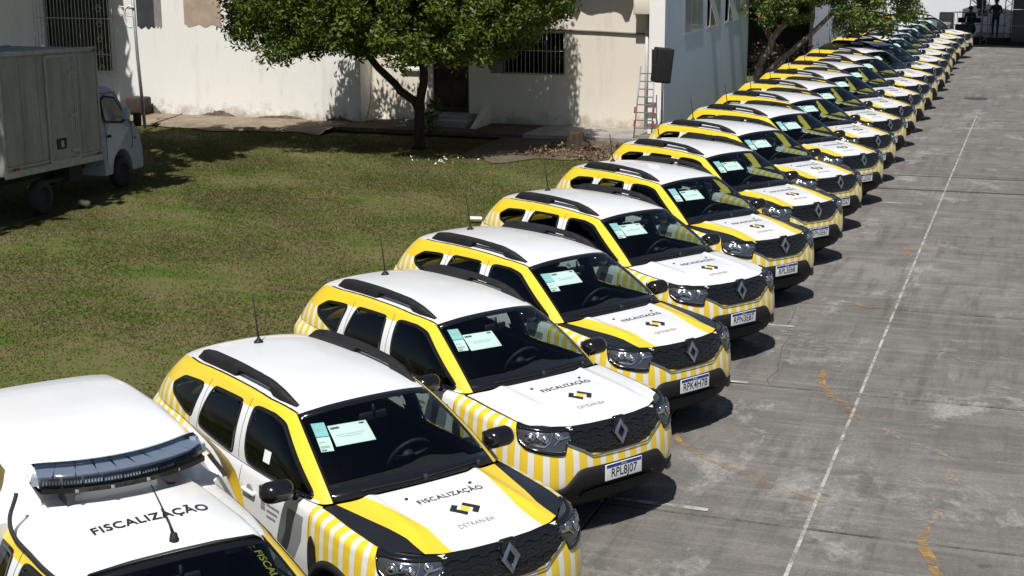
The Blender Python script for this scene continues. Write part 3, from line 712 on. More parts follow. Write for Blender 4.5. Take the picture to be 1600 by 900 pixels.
    g = Geo(); g.rbox((-.95, 0, .72), (.50, 1.30, .18), .06, 2); g.rbox((-1.24, 0, 1.0), (.15, 1.28, .58), .06, 2, rot=(0, R(-14), 0)); g.ob('rear_seat', ['seat_cloth'], root)
    g = Geo(); p = glass_at(np.array([0.]), np.array([.86]), -.06)[0]; g.rbox(p+np.array([-.02, 0, -.03]), (.03, .24, .07), .02, 2); g.tube([p+np.array([0, 0, -.01]), glass_at(np.array([0.]), np.array([.90]), -.005)[0]], .012, 6); g.ob('rearview_mirror', ['plastic'], root)
    # papers behind the windshield
    def sheet(corners, mats, deco):
        # corners: lower left, lower right, upper right, upper left as (lateral, height)
        g = Geo(); c = np.array(corners)
        def at(u, v, off=-.010):
            q = (c[0]*(1-u)+c[1]*u)*(1-v)+(c[3]*(1-u)+c[2]*u)*v; return tuple(glass_at(np.array([q[0]]), np.array([q[1]]), off)[0])
        def rect(u0, v0, u1, v1, mi, off):
            n = 5; P = [[at(u0+(u1-u0)*i/n, v0+(v1-v0)*j/n, off) for i in range(n+1)] for j in range(n+1)]; g.grid(P, mi, sm=False)
        rect(0, 0, 1, 1, 0, -.012)
        for d in deco: rect(*d, -.0105)
        return g.ob('permit_sheet', mats, root)
    sheet([(-.85, .54), (-.645, .52), (-.585, .84), (-.81, .865)], ['paper', 'paper_teal', 'paper_ink', 'paper_line'], [(.0, .52, 1, 1, 1), (.0, .495, 1, .515, 2), (.15, .7, .8, .82, 3), (.1, .12, .8, .2, 3), (.1, .3, .6, .34, 3), (.1, .03, .5, .07, 2)])
    sheet([(-.59, .555), (-.165, .53), (-.15, .755), (-.57, .79)], ['paper', 'paper_ink', 'paper_line'], [(.06, .80, .34, .90, 1), (.84, .86, .94, .94, 1), (.12, .48, .88, .515, 2), (.22, .38, .80, .415, 2)])
    return doors
# ------------------------------------------------------------------ materials of the place
m = MB_('concrete'); ps = m.pos(); x, y, z = m.xyz(ps)
n1 = m.noise(m.scale(ps, (.30, .45, 1), (4, 9, 0)), 1.0, 6, .62, .3); n2 = m.noise(ps, 1.5, 7, .68, .3); n3 = m.noise(ps, 26, 5, .72); n5 = m.noise(ps, 75, 3, .7)
alongy = m.noise(m.scale(ps, (4.5, .42, 1)), 1.0, 7, .70, .25); alongx = m.noise(m.scale(ps, (.50, 5.5, 1), (3, 7, 0)), 1.0, 7, .72, .2); where = m.noise(m.scale(ps, (.5, .35, 1), (8, 3, 0)), 1.0, 4, .6)
c = m.mix(n1.rng(.36, .60), (.146, .136, .124), (.218, .205, .188)); c = m.mix(m.rand()*.60, c, (.150, .138, .124))
c = m.mix(n2.rng(.45, .62)*.70, c, (.102, .095, .087)); c = m.mix(alongy.rng(.47, .64)*where.rng(.36, .56)*.95, c, (.088, .082, .075)); c = m.mix(alongx.rng(.50, .66)*.55, c, (.27, .252, .23))
c = m.mix(alongx.rng(.48, .36)*where.rng(.62, .42)*.55, c, (.105, .096, .087))
pale = m.noise(m.scale(ps, (.9, .6, 1), (11, 2, 0)), 1.1, 9, .76, .2); c = m.mix(pale.rng(.55, .66)*.75, c, (.36, .345, .32)); sc = m.noise(m.scale(ps, (5.5, .5, 1), (5, 1, 3)), 1.2, 9, .8, .1); c = m.mix(sc.rng(.60, .68)*pale.rng(.45, .56)*.7, c, (.40, .385, .36))
oil = m.noise(ps, 3.4, 2, .5); c = m.mix(oil.rng(.70, .76)*.65, c, (.06, .056, .05)); c = m.mix(n3.rng(.38, .66)*.50, c, (.088, .081, .073)); c = m.mix(n5.rng(.5, .7)*.35, c, (.31, .295, .27)); m.set(col=c, rough=.88, spec=.25); m.bump(n3+n2, .4, .006); M['concrete'] = m.mat
simple('joint', (.035, .033, .03), .9, var=.3)
def turf(m, ps):
    r_ = m.scale(ps, (.75, 1.6, 1)); n1 = m.noise(r_, .62, 6, .66, .5); n6 = m.noise(r_, 2.0, 6, .70, .3); n8 = m.noise(ps, 9, 4, .7)
    c = m.mix(n1.rng(.40, .60), (.098, .114, .029), (.132, .116, .052)); c = m.mix(n6.rng(.52, .66)*.55, c, (.150, .115, .060)); c = m.mix(n6.rng(.47, .36)*.80, c, (.052, .100, .014)); c = m.mix(n1.rng(.42, .30)*.8, c, (.046, .092, .013)); return m.mix(n8.rng(.5, .7)*.35, c, (.05, .05, .02))
m = MB_('soil_grass'); ps = m.pos(); n3 = m.noise(ps, 34, 4, .7); m.set(col=m.mix(n3.rng(.4, .7)*.25, turf(m, ps), (.05, .05, .02)), rough=.95, spec=.1); m.bump(n3, .35, .02); M['soil'] = m.mat
m = MB_('grass_blade'); ps = m.pos(); rr = m.geo('Random Per Island'); c = turf(m, ps); c = m.mix(rr.rng(.75, 1.)*.5, c, (.16, .135, .07)); c = m.mix(rr.rng(.25, .0)*.25, c, (.06, .09, .018)); m.set(col=c, rough=.75, spec=.12); M['grass'] = m.mat
tr_ = m.nt.nodes.new('ShaderNodeBsdfTranslucent'); m.nt.links.new(c.k, tr_.inputs[0]); mx_ = m.nt.nodes.new('ShaderNodeMixShader'); mx_.inputs[0].default_value = .5
m.nt.links.new(m.b.outputs[0], mx_.inputs[1]); m.nt.links.new(tr_.outputs[0], mx_.inputs[2]); m.nt.links.new(mx_.outputs[0], m.out.inputs[0])
m = MB_('bare_dirt'); ps = m.pos(); n1 = m.noise(ps, 1.3, 6, .65); n2 = m.noise(ps, 9, 5, .7); c = m.mix(n1.rng(.3, .7), (.17, .13, .09), (.30, .25, .19)); c = m.mix(n2.rng(.5, .7)*.6, c, (.10, .075, .05)); m.set(col=c, rough=.95, spec=.1); m.bump(n2, .6, .03); M['dirt'] = m.mat
m = MB_('dark_dirt'); ps = m.pos(); n1 = m.noise(ps, 1.3, 6, .65); n2 = m.noise(ps, 9, 5, .7); c = m.mix(n1.rng(.3, .7), (.075, .058, .040), (.15, .12, .085)); c = m.mix(n2.rng(.5, .7)*.6, c, (.05, .05, .02)); m.set(col=c, rough=.95, spec=.1); m.bump(n2, .6, .03); M['dirt_dark'] = m.mat  # dark soil; also carries the tree's shade on the pavement
m = MB_('walk_cement'); ps = m.pos(); n1 = m.noise(ps, 1.1, 6, .65); n2 = m.noise(ps, 14, 5, .7); c = m.mix(n1.rng(.35, .65), (.24, .22, .20), (.36, .34, .31)); c = m.mix(n2.rng(.5, .7)*.5, c, (.15, .14, .12)); m.set(col=c, rough=.9, spec=.2); M['walk'] = m.mat
def wallmat(name, a, b, stain, base_h=.35):
    m = MB_(name); ps = m.pos(); x, y, z = m.xyz(ps); n1 = m.noise(ps, .5, 5, .6); n2 = m.noise(m.scale(ps, (2.2, 2.2, .35)), 1.2, 6, .65); n3 = m.noise(ps, 26, 4, .7); n4 = m.noise(ps, 2.4, 7, .72)
    c = m.mix(n1.rng(.3, .7), a, b); c = m.mix(n2.rng(.56, .8)*.35, c, stain)
    c = m.mix((n4+(z*-.55)).rng(.28, .52)*z.rng(.15, 1.3, 1., .25)*.85, c, stain); c = m.mix(n3.rng(.5, .75)*.12, c, stain); m.set(col=c, rough=.85, spec=.2); m.bump(n3+n4*.5, .12, .01); M[name] = m.mat
wallmat('white_wall', (.84, .825, .78), (.87, .855, .82), (.34, .28, .22))
wallmat('cream_wall', (.75, .69, .58), (.79, .73, .63), (.36, .30, .22))
wallmat('blue_wall', (.43, .53, .645), (.50, .595, .70), (.30, .33, .37))
wallmat('grey_wall', (.16, .18, .22), (.20, .22, .26), (.10, .11, .12))
simple('bare_grey', (.04, .044, .05), .9, var=.35, vs=3, bump=.4); simple('bare_tan', (.42, .33, .25), .9, var=.2, vs=3, bump=.4); simple('box_brown', (.045, .033, .026), .9, var=.4); simple('mould', (.16, .13, .10), .95, var=.5, vs=5)
simple('white_frame', (.62, .62, .60), .5, var=.1); simple('iron_white', (.60, .59, .55), .5, var=.15); simple('iron_dark', (.05, .05, .05), .6, var=.3)
simple('door_wood', (.022, .009, .006), .5, var=.4, vs=5, bump=.2); simple('room_dark', (.012, .012, .012), .9); simple('shutter', (.22, .21, .19), .7, var=.2)
simple('window_metal', (.50, .53, .55), .4, .4); simple('shed_dark', (.035, .033, .032), .9, var=.3); simple('pane_grey', (.23, .27, .29), .2, coat=.4); simple('ladder_alu', (.26, .265, .27), .5, .5); simple('galv', (.40, .41, .42), .45, .6, var=.2); simple('red_paint', (.45, .03, .03), .45)
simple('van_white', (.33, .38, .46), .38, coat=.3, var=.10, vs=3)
m = MB_('box_aluminium'); ps = m.tc(); n1 = m.noise(m.scale(ps, (1, 1, .4)), 2.2, 6, .65, .5); n2 = m.noise(ps, 14, 5, .7)
c = m.mix(n1.rng(.35, .68), (.37, .36, .335), (.25, .24, .215)); c = m.mix(n2.rng(.5, .75)*.4, c, (.20, .185, .155)); m.set(col=c, rough=.55, metal=.15, spec=.4); M['box_alu'] = m.mat
simple('chassis', (.02, .02, .02), .8, var=.3); simple('reflector_red', (.35, .03, .015), .35); simple('wood_warm', (.42, .20, .085), .7, var=.25, vs=2)
m = MB_('bark'); ps = m.pos(); n = m.noise(m.scale(ps, (6, 6, 1.6)), 2.0, 6, .7); m.set(col=m.mix(n.rng(.3, .7), (.028, .020, .014), (.085, .066, .048)), rough=.95, spec=.1); m.bump(n, .8, .03); M['bark'] = m.mat
m = MB_('pale_bark'); ps = m.pos(); n = m.noise(m.scale(ps, (5, 5, 2)), 2.0, 6, .7); m.set(col=m.mix(n.rng(.3, .7), (.20, .165, .135), (.40, .34, .28)), rough=.95, spec=.1); m.bump(n, .8, .03); M['pale_bark'] = m.mat
def leafmat(name, a, b, c_):
    m = MB_(name); rr = m.geo('Random Per Island'); ps = m.pos(); n = m.noise(ps, .8, 3); c = m.mix(rr, a, b); c = m.mix((rr*7.31).frac().gt(.86), c, c_); c = m.mix(n.rng(.4, .7)*.5, c, b)
    m.set(col=c, rough=.5, spec=.35)
    tr = m.nt.nodes.new('ShaderNodeBsdfTranslucent'); m.nt.links.new(c.k, tr.inputs[0]); mx = m.nt.nodes.new('ShaderNodeMixShader'); mx.inputs[0].default_value = .30
    m.nt.links.new(m.b.outputs[0], mx.inputs[1]); m.nt.links.new(tr.outputs[0], mx.inputs[2]); m.nt.links.new(mx.outputs[0], m.out.inputs[0]); M[name] = m.mat
leafmat('leaf', (.052, .092, .010), (.110, .155, .018), (.17, .18, .03)); leafmat('leaf_pale', (.075, .14, .030), (.165, .23, .055), (.23, .20, .07)); leafmat('palm_leaf', (.05, .10, .02), (.13, .20, .035), (.2, .2, .05))
simple('tarp_white', (.74, .76, .79), .8, var=.06, vs=.4); simple('stage_black', (.010, .010, .012), .85, var=.3); simple('screen_grey', (.045, .048, .055), .6, var=.3, vs=2); simple('cloth_grey', (.17, .18, .20), .9, var=.15)
simple('skin_dark', (.16, .085, .055), .6); simple('cloth_black', (.012, .012, .014), .9); simple('hair', (.01, .008, .007), .8)
def wornpaint(name, col, lo, hi, sc=3.):
    m = MB_(name); ps = m.pos(); n = m.noise(ps, sc, 8, .75, .3); n2 = m.noise(ps, sc*7, 5, .7); m.set(col=col, rough=.8, spec=.2, alpha=(n+n2*.35-.17).rng(lo, hi)); M[name] = m.mat
wornpaint('line_white', (.44, .43, .40), .36, .60); wornpaint('scrape', (.34, .325, .305), .46, .78, 5.5); wornpaint('line_yellow', (.42, .25, .075), .44, .68, 4.0); wornpaint('crack', (.065, .056, .048), .34, .62, 1.3); wornpaint('line_faint', (.40, .33, .25), .50, .72, 2.)
simple('petal', (.75, .75, .70), .7); simple('dry_leaf', (.20, .13, .07), .9, var=.4); simple('stone', (.08, .072, .058), .95, var=.4, bump=.4)

# ------------------------------------------------------------------ ground
g = Geo(); g.quad((-70, -30, -.05), (70, -30, -.05), (70, 140, -.05), (-70, 140, -.05)); tag(g.ob('ground', ['soil']), kind='structure')
yard = bpy.data.objects.new('concrete_yard', None); COLL.objects.link(yard); tag(yard, kind='structure')
X0, DX, Y0, DY = 1.50, 4.12, 2.155, 4.11; gapw = .020
g = Geo(); d = (DX-gapw, DY-gapw)
g.add([(-d[0]/2, -d[1]/2, -.012), (d[0]/2, -d[1]/2, -.012), (d[0]/2, d[1]/2, -.012), (-d[0]/2, d[1]/2, -.012)]+[(sx*(d[0]/2-.012), sy*(d[1]/2-.012), 0) for sx, sy in ((-1, -1), (1, -1), (1, 1), (-1, 1))]+[(sx*d[0]/2, sy*d[1]/2, -.05) for sx, sy in ((-1, -1), (1, -1), (1, 1), (-1, 1))],
      [(4, 5, 6, 7)]+[(k, (k+1) % 4, 4+(k+1) % 4, 4+k) for k in range(4)]+[(8+k, 8+(k+1) % 4, (k+1) % 4, k) for k in range(4)])
slab = g.me('concrete_slab', ['concrete'])
for i in range(-1, 3):
    for j in range(-3, 16):
        if i < 0 and j > 10: continue
        o = link('concrete_slab', slab, yard); o.location = (X0+DX*(i+.5), Y0+DY*(j+.5), random.uniform(-.004, .004)); o.rotation_euler = (random.uniform(-.0007, .0007), random.uniform(-.0007, .0007), 0)
g = Geo(); g.quad((-2.62, -12, -.035), (16, -12, -.035), (16, 68, -.035), (-2.62, 68, -.035)); j_ = g.ob('joint_bed', ['joint'], yard)
def ribbon(name, pts, wd, mat, z=.006, parent=yard, kind=None, cut=.6, rag=0.):
    P = np.array(pts, float); dd = np.concatenate([[0], np.cumsum(np.linalg.norm(np.diff(P, axis=0), axis=1))]); n = max(2, int(dd[-1]/cut)); q = np.linspace(0, dd[-1], n+1); P = np.stack([np.interp(q, dd, P[:, i]) for i in range(2)], 1)
    t = np.gradient(P, axis=0); nn = np.stack([-t[:, 1], t[:, 0]], 1); nn /= np.linalg.norm(nn, axis=1, keepdims=True); wa = np.full(n+1, wd/2); wb = wa.copy()
    if rag:
        rgg = np.random.default_rng(int(abs(P[0, 0]*977+P[0, 1]*131))); tp = np.sin(np.pi*np.clip(np.linspace(.04, .96, n+1), 0, 1))**.5; wa = wa*(1+rag*rgg.uniform(-1, .6, n+1))*tp; wb = wb*(1+rag*rgg.uniform(-1, .6, n+1))*tp
    a, b = P+nn*wa[:, None], P-nn*wb[:, None]
    g = Geo(); g.grid([[(*p, z) for p in a], [(*p, z) for p in b]], 0, sm=False); return g.ob(name, [mat], parent)
ribbon('painted_line', [(3.36, -4), (3.31, 12), (3.29, 33.9)], .034, 'line_white')
for yy, xa, xb in ((2.30, 1.35, 2.45), (6.30, 1.55, 2.05), (9.0, 1.55, 2.15), (34.0, 1.6, 3.25), (18.9, 1.7, 3.0), (24.6, 1.7, 2.6)): ribbon('bay_tick', [(xa, yy), (xb, yy)], .07, 'line_white')
def car2yard(x, y): a = R(-33.8267); return (x*math.cos(a)-y*math.sin(a), x*math.sin(a)+y*math.cos(a))
def arcp(*p, n=8): return [car2yard(*q) for q in p]
for pts, mt, wd in ((arcp((-1.62, 7.45), (-1.3, 7.05), (-.86, 6.74), (-.45, 6.52), (-.14, 6.38)), 'line_yellow', .12), (arcp((-.14, 6.38), (.25, 6.28), (.64, 6.21), (.95, 6.2), (1.3, 6.1)), 'line_faint', .13), (arcp((-.98, 4.5), (-.78, 4.34), (-.4, 4.25), (.01, 4.2), (.7, 4.2), (1.26, 4.26)), 'line_yellow', .11), (arcp((2.15, 4.6), (2.4, 4.19), (2.8, 3.84), (3.2, 3.5)), 'line_yellow', .12), (arcp((1.4, 5.9), (1.9, 5.2), (2.15, 4.6)), 'line_faint', .16),
                    (arcp((-3.9, 10.2), (-3.2, 10.3), (-2.9, 10.6)), 'line_yellow', .12), (arcp((-5.1, 13.4), (-5.6, 13.9), (-5.5, 14.5)), 'line_yellow', .12), (arcp((-9.5, 22), (-10.2, 24), (-10.5, 26)), 'line_faint', .14), (arcp((-12.4, 27), (-13.4, 28.6), (-13.8, 31)), 'line_faint', .16), (arcp((-17, 36), (-18, 38), (-19, 40)), 'line_faint', .2)):
    ribbon('faded_arc', pts, wd, mt, .0065, cut=.1, rag=.5)
ribbon('expansion_joint', [(1.4, 20.55), (9.5, 20.75)], .10, 'joint', .005); ribbon('expansion_joint', [(1.6, 22.35), (9.5, 22.6)], .06, 'joint', .005)
for k_ in range(-1, 15):
    if k_ != 4: ribbon('joint_seal', [(-2.5+.5*(k_ % 2), Y0+DY*k_), (13, Y0+DY*k_)], .020 if k_ < 4 else .030, 'crack', .0055)
ribbon('joint_seal', [(X0+DX, -8), (X0+DX, 60)], .014, 'crack', .0058)
for pts, wd in (([(1.95, 8.3), (2.6, 8.2), (3.25, 7.75)], .40), ([(1.9, 9.0), (2.4, 8.5)], .45), ([(2.3, 8.1), (2.05, 9.7)], .14), ([(4.15, 3.75), (4.22, 3.1), (4.32, 2.5)], .18), ([(4.05, 8.5), (4.35, 8.05), (4.62, 7.95)], .12), ([(4.3, 8.1), (4.28, 6.9)], .06), ([(4.78, 7.3), (4.85, 6.6)], .26), ([(4.75, 8.4), (4.78, 8.05)], .14), ([(4.05, 5.6), (4.3, 5.2)], .22), ([(2.2, 4.9), (2.7, 4.4), (2.8, 3.6)], .10), ([(2.9, 7.7), (3.0, 6.8)], .12), ([(4.6, 12.3), (5.3, 12.6)], .3), ([(2.6, 14.2), (3.2, 14.0)], .25)): ribbon('paint_scrape', pts, wd, 'scrape', .0056, cut=.05, rag=.9)
def wander(a, b, k, s):
    rr = random.Random(s); P = [np.array(a)+(np.array(b)-np.array(a))*i/k for i in range(k+1)]; return [p+np.array([rr.uniform(-.06, .06), rr.uniform(-.06, .06)])*(0 < i < k) for i, p in enumerate(P)]
for s_, (a, b) in enumerate((((1.6, 2.2), (1.5, 6.2)), ((5.0, 6.3), (7.6, 8.9)), ((2.3, 6.3), (2.0, 10.2)), ((1.6, 26.8), (4.8, 26.9)))): ribbon('hairline_crack', wander(a, b, 14, s_), .007, 'crack', .005, cut=.2)
g = Geo(); g.lathe([(0, .009), (.36, .009), (.38, .004)], (3.05, 38.6, 0), 'z', 24); tag(g.ob('manhole_cover', ['iron_dark']), 'dark round manhole cover set in the concrete yard', 'manhole')
# walk beside the house
g = Geo(); n = 60
xs = np.linspace(-32, -12.6, n); P = [[(x, 24.75+.18*math.sin(x*1.7)+.1*math.sin(x*4.1), -.02) for x in xs], [(x, 25.0+.12*math.sin(x*2.2), .06) for x in xs], [(x, 26.62, .10) for x in xs]]; g.grid(P, 0); tag(g.ob('dirt_path', ['dirt']), kind='structure')
g = Geo(); xs = np.linspace(-7.8, -2.6, 24); P = [[(x, 22.2+.5*math.sin(x*2.1)+.25*math.sin(x*5.), -.03) for x in xs], [(x, 23.1, .02) for x in xs], [(x, 25.35, .03) for x in xs]]; g.grid(P, 0); tag(g.ob('bare_soil', ['dirt_dark']), kind='structure')
g = Geo(); g.box((-10.0, 26.42, .045), (5.3, 1.96, .11)); tag(g.ob('earth_terrace', ['dirt_dark']), kind='structure')  # pavement under the tree; the crown's shade is put into its colour
g = Geo(); g.box((-5.55, 26.42, .05), (3.56, 1.96, .12)); tag(g.ob('house_pavement', ['walk']), kind='structure')
g = Geo(); g.box((-3.0, 24.0, -.0), (.18, 8, .10))
ribbon('truck_kerb', [(-12.05, 8), (-12.22, 12.2), (-12.3, 15.2)], .06, 'chassis', .012, parent=bpy.data.objects['ground'])

# grass: blades over the lawn
def blades(name, n, region, hmin, hmax, seed, wd=.012, keep=None):
    rg = np.random.default_rng(seed); x0, x1, y0, y1 = region; X = rg.uniform(x0, x1, n*2); Y = rg.uniform(y0, y1, n*2)
    k = np.sin(X*1.3+np.sin(Y*.9)*1.4)+np.sin(Y*1.7+X*.6)+np.sin(X*4.1+Y*3.3)*.5; keepm = (rg.uniform(-1.6, 2.4, n*2) < k+1.2)
    if keep is not None: keepm &= keep(X, Y)
    X = X[keepm][:n]; Y = Y[keepm][:n]; n = len(X); h = rg.uniform(hmin, hmax, n)*(1+.25*np.sin(X*.8)*np.sin(Y*1.1)); a = rg.uniform(0, 2*np.pi, n); w_ = rg.uniform(.6, 1.4, n)*wd; lean = rg.uniform(.8, 2.2, n)*h; la = rg.uniform(0, 2*np.pi, n)
    V = np.zeros((n, 3, 3), np.float32); ca, sa = np.cos(a)*w_, np.sin(a)*w_
    V[:, 0, 0] = X-ca; V[:, 0, 1] = Y-sa; V[:, 1, 0] = X+ca; V[:, 1, 1] = Y+sa; V[:, :2, 2] = -.052; V[:, 2, 0] = X+np.cos(la)*lean; V[:, 2, 1] = Y+np.sin(la)*lean; V[:, 2, 2] = h-.045
    return tri_mesh(name, V.reshape(-1, 3), 3)
def tri_mesh(name, V, k, mats=('grass',), mi=None):
    n = len(V)//k; me = bpy.data.meshes.new(name); me.vertices.add(len(V)); me.vertices.foreach_set('co', np.asarray(V, np.float32).ravel()); me.loops.add(len(V)); me.loops.foreach_set('vertex_index', np.arange(len(V), dtype=np.int32))
    me.polygons.add(n); me.polygons.foreach_set('loop_start', np.arange(0, len(V), k, dtype=np.int32)); me.polygons.foreach_set('loop_total', np.full(n, k, np.int32))
    for q in mats: me.materials.append(M[q])
    me.update(calc_edges=True); me.validate(); return me
def lawn(X, Y): return (X < -2.3) & ~((Y > 24.8) & (X < -12)) & ~((Y > 25.3))
tag(link('grass', blades('grass', 420000, (-20, -2.3, -2, 25.4), .006, .028, 3, .010, lawn)), kind='stuff')

# ------------------------------------------------------------------ house
def wall_holes(g, ax, at, rng_, zr, holes, depth=.2, mi=0, face=-1):
    """wall in a plane with real openings and reveals; ax 'y': plane y=at, runs along x. holes: (a0,a1,z0,z1)"""
    A = sorted({rng_[0], rng_[1], *[h[0] for h in holes], *[h[1] for h in holes]}); Z = sorted({zr[0], zr[1], *[h[2] for h in holes], *[h[3] for h in holes]})
    pt = (lambda a, z, d: (a, at-face*d, z)) if ax == 'y' else (lambda a, z, d: (at-face*d, a, z))
    for i in range(len(A)-1):
        for k in range(len(Z)-1):
            c = ((A[i]+A[i+1])/2, (Z[k]+Z[k+1])/2)
            if any(h[0] < c[0] < h[1] and h[2] < c[1] < h[3] for h in holes): continue
            g.quad(pt(A[i], Z[k], 0), pt(A[i+1], Z[k], 0), pt(A[i+1], Z[k+1], 0), pt(A[i], Z[k+1], 0), mi)
            g.quad(pt(A[i], Z[k], depth), pt(A[i], Z[k+1], depth), pt(A[i+1], Z[k+1], depth), pt(A[i+1], Z[k], depth), mi)
    for a0, a1, z0, z1 in holes:
        for p, q in (((a0, z0), (a1, z0)), ((a1, z0), (a1, z1)), ((a1, z1), (a0, z1)), ((a0, z1), (a0, z0))): g.quad(pt(*p, 0), pt(*q, 0), pt(*q, depth), pt(*p, depth), mi)
house = thing('house', 'long whitewashed house with barred windows and a brown door behind the lawn', 'house', (-12, 26.6, 0)); HO = Vector((-12, 26.6, 0))
def hob(g, name, mats, parent=house, **k):
    g.V = [tuple(Vector(v)-HO) for v in g.V]; o = g.ob(name, mats, parent); return o
g = Geo(); wall_holes(g, 'y', 26.6, (-36, -12.35), (-.05, 4.8), [(-22.35, -20.12, 1.25, 3.9)], .25, 0); g.quad((-12.35, 26.6, -.05), (-12.35, 27.4, -.05), (-12.35, 27.4, 4.8), (-12.35, 26.6, 4.8))
hob(g, 'wall', ['white_wall'])
g = Geo(); holes = [(-11.43, -10.97, 1.49, 2.45), (-10.58, -9.53, .34, 2.55), (-8.90, -6.84, 1.43, 2.55)]
wall_holes(g, 'y', 27.4, (-12.35, -4.0), (-.05, 4.8), holes, .22, 0); hob(g, 'wall', ['cream_wall'])
g = Geo(); g.box((-12.6, 27.03, .75), (.42, .80, 1.6)); 
g = Geo(); P = [[(-12.35+.22*math.cos(t), 27.0-.42+.0*t+.62*(1-math.cos(0)), z_) for t in (0, 1)] for z_ in (0, 1)]
# curved render at the foot of the corner
g = Geo(); an = np.linspace(0, math.pi/2, 10); g.grid([[(-12.33+.55*(1-math.sin(a))*f, 27.38-.55*(1-math.cos(a))*f, z_) for a in an] for z_, f in ((.0, 1.25), (.25, .7), (.6, .35), (1.4, .15), (4.7, .08))], 0); hob(g, 'corner_render', ['cream_wall'])
g = Geo(); g.box((-12, 31, 1.6), (47.6, 6, 6)); g.V = [v for v in g.V]; g = Geo(); g.quad((-36, 27.75, -.05), (-4.1, 27.75, -.05), (-4.1, 27.75, 4.8), (-36, 27.75, 4.8)); hob(g, 'room_back', ['room_dark'])
g = Geo(); g.box((-20, 30.2, 4.9), (32, 6.4, .16)); hob(g, 'roof_slab', ['walk'])
# eave with a scalloped, pointed edge: throws the jagged shade on the right part of the wall
g = Geo(); xs = np.linspace(-7.35, -4.05, 34); pr = [0, .02, .05, .03, .0, -.04, -.08, -.12, -.16, -.30, -.10, -.14, -.17, -.18, -.16, -.14, -.14, -.12, -.12, -.10, -.12, -.16, -.30, -.28, .0, -.28, -.18, -.14, -.12, -.14, -.16, -.12, -.14, -.14]
V = []; 
for x_, p_ in zip(xs, pr): V += [(x_, 26.75+p_*.7, 4.45), (x_, 27.4, 4.62), (x_, 26.75+p_*.7, 4.51), (x_, 27.4, 4.70)]
F = []
for i in range(len(xs)-1): b = i*4; F += [(b, b+4, b+5, b+1), (b+2, b+3, b+7, b+6), (b, b+2, b+6, b+4)]
g.add(V, F); hob(g, 'eave', ['walk'])
# left window with a projecting ornate cage
def bars(g, x0, x1, z0, z1, y, step, r=.011, mi=0, cross=()):
    n = max(2, int(round((x1-x0)/step))); 
    for i in range(n+1): g.tube([(x0+(x1-x0)*i/n, y, z0), (x0+(x1-x0)*i/n, y, z1)], r, 5, mi)
    for c in (z0, z1, *cross): g.tube([(x0, y, c), (x1, y, c)], r*1.2, 5, mi)
def window(x0, x1, z0, z1, y, mull=1, frame='white_frame', glassm='house_glass'):
    g = Geo(); t = .05
    g.box(((x0+x1)/2, y+.05, z0+t/2), (x1-x0, .05, t)); g.box(((x0+x1)/2, y+.05, z1-t/2), (x1-x0, .05, t))
    for i in range(mull+2): xx = x0+t/2+(x1-x0-t)*i/(mull+1); g.box((xx, y+.05, (z0+z1)/2), (t, .044, z1-z0-2*t))
    wo = hob(g, 'window', [frame]); g = Geo(); g.quad((x0, y+.06, z0), (x1, y+.06, z0), (x1, y+.06, z1), (x0, y+.06, z1)); hob(g, 'pane', [glassm], wo); return wo
wn = window(-22.35, -20.12, 1.25, 3.9, 26.68, 2, 'iron_dark')
g = Geo(); bars(g, -22.5, -20.0, 1.2, 4.0, 26.32, .12, .010, 0, (1.75, 2.75)); 
for xx in (-22.5, -20.0): 
    for zz in (1.2, 2.75, 4.0): g.tube([(xx, 26.32, zz), (xx, 26.62, zz)], .012, 5)
for i in range(4): g.tube([(-20.0, 26.32+.08*i, 1.2), (-20.0, 26.32+.08*i, 4.0)], .009, 5)
for zz in np.arange(1.35, 3.9, .42):
    for q in (-20.3, -22.2): g.tube([(q+.10*math.cos(t)*(1-.07*t), 26.315, zz+.12*math.sin(t)*(1-.07*t)) for t in np.linspace(0, 9, 20)], .008, 4)
hob(g, 'window_cage', ['iron_white'], wn)
# small windows, shutter, barred window
wn = window(-11.43, -10.97, 1.49, 2.45, 27.5, 0, 'white_frame'); g = Geo(); g.box((-11.2, 27.36, 1.47), (.56, .10, .05)); hob(g, 'sill', ['cream_wall'], wn)
g = Geo(); g.box((-8.73, 27.44, 1.98), (.34, .05, 1.10)); [g.box((-8.73, 27.405, 1.47+.09*k), (.32, .02, .055)) for k in range(12)]; hob(g, 'shutter', ['shutter'])
wn = window(-8.55, -6.84, 1.43, 2.55, 27.5, 2, 'iron_dark')
g = Geo(); bars(g, -8.52, -6.87, 1.45, 2.53, 27.43, .115, .0075, 0, (2.05,)); hob(g, 'window_bars', ['iron_white'], wn)
# door and steps
g = Geo(); g.box((-10.055, 27.52, 1.445), (1.05, .06, 2.2)); dr = hob(g, 'door', ['door_wood'])
for cx in (-10.30, -9.81):
    for cz, h in ((.80, .62), (1.50, .55), (2.15, .5)): g = Geo(); g.rbox((cx, 27.485, cz), (.36, .03, h), .014, 1); hob(g, 'door_panel', ['door_wood'], dr)
g = Geo(); g.rbox((-9.62, 27.46, 1.32), (.03, .06, .14), .012, 1); hob(g, 'door_handle', ['galv'], dr)
for k, (y0, zt) in enumerate(((26.25, .25), (26.62, .335))): g = Geo(); g.box((-10.05, (y0+27.4)/2, zt/2+.01), (1.7-.25*k, 27.4-y0, zt)); hob(g, 'step', ['walk'])
g = Geo(); g.prism([(25.9, .0), (27.39, .0), (27.39, .62), (27.1, .55)], -9.02, -8.86, 'x'); hob(g, 'step_wall', ['cream_wall'])
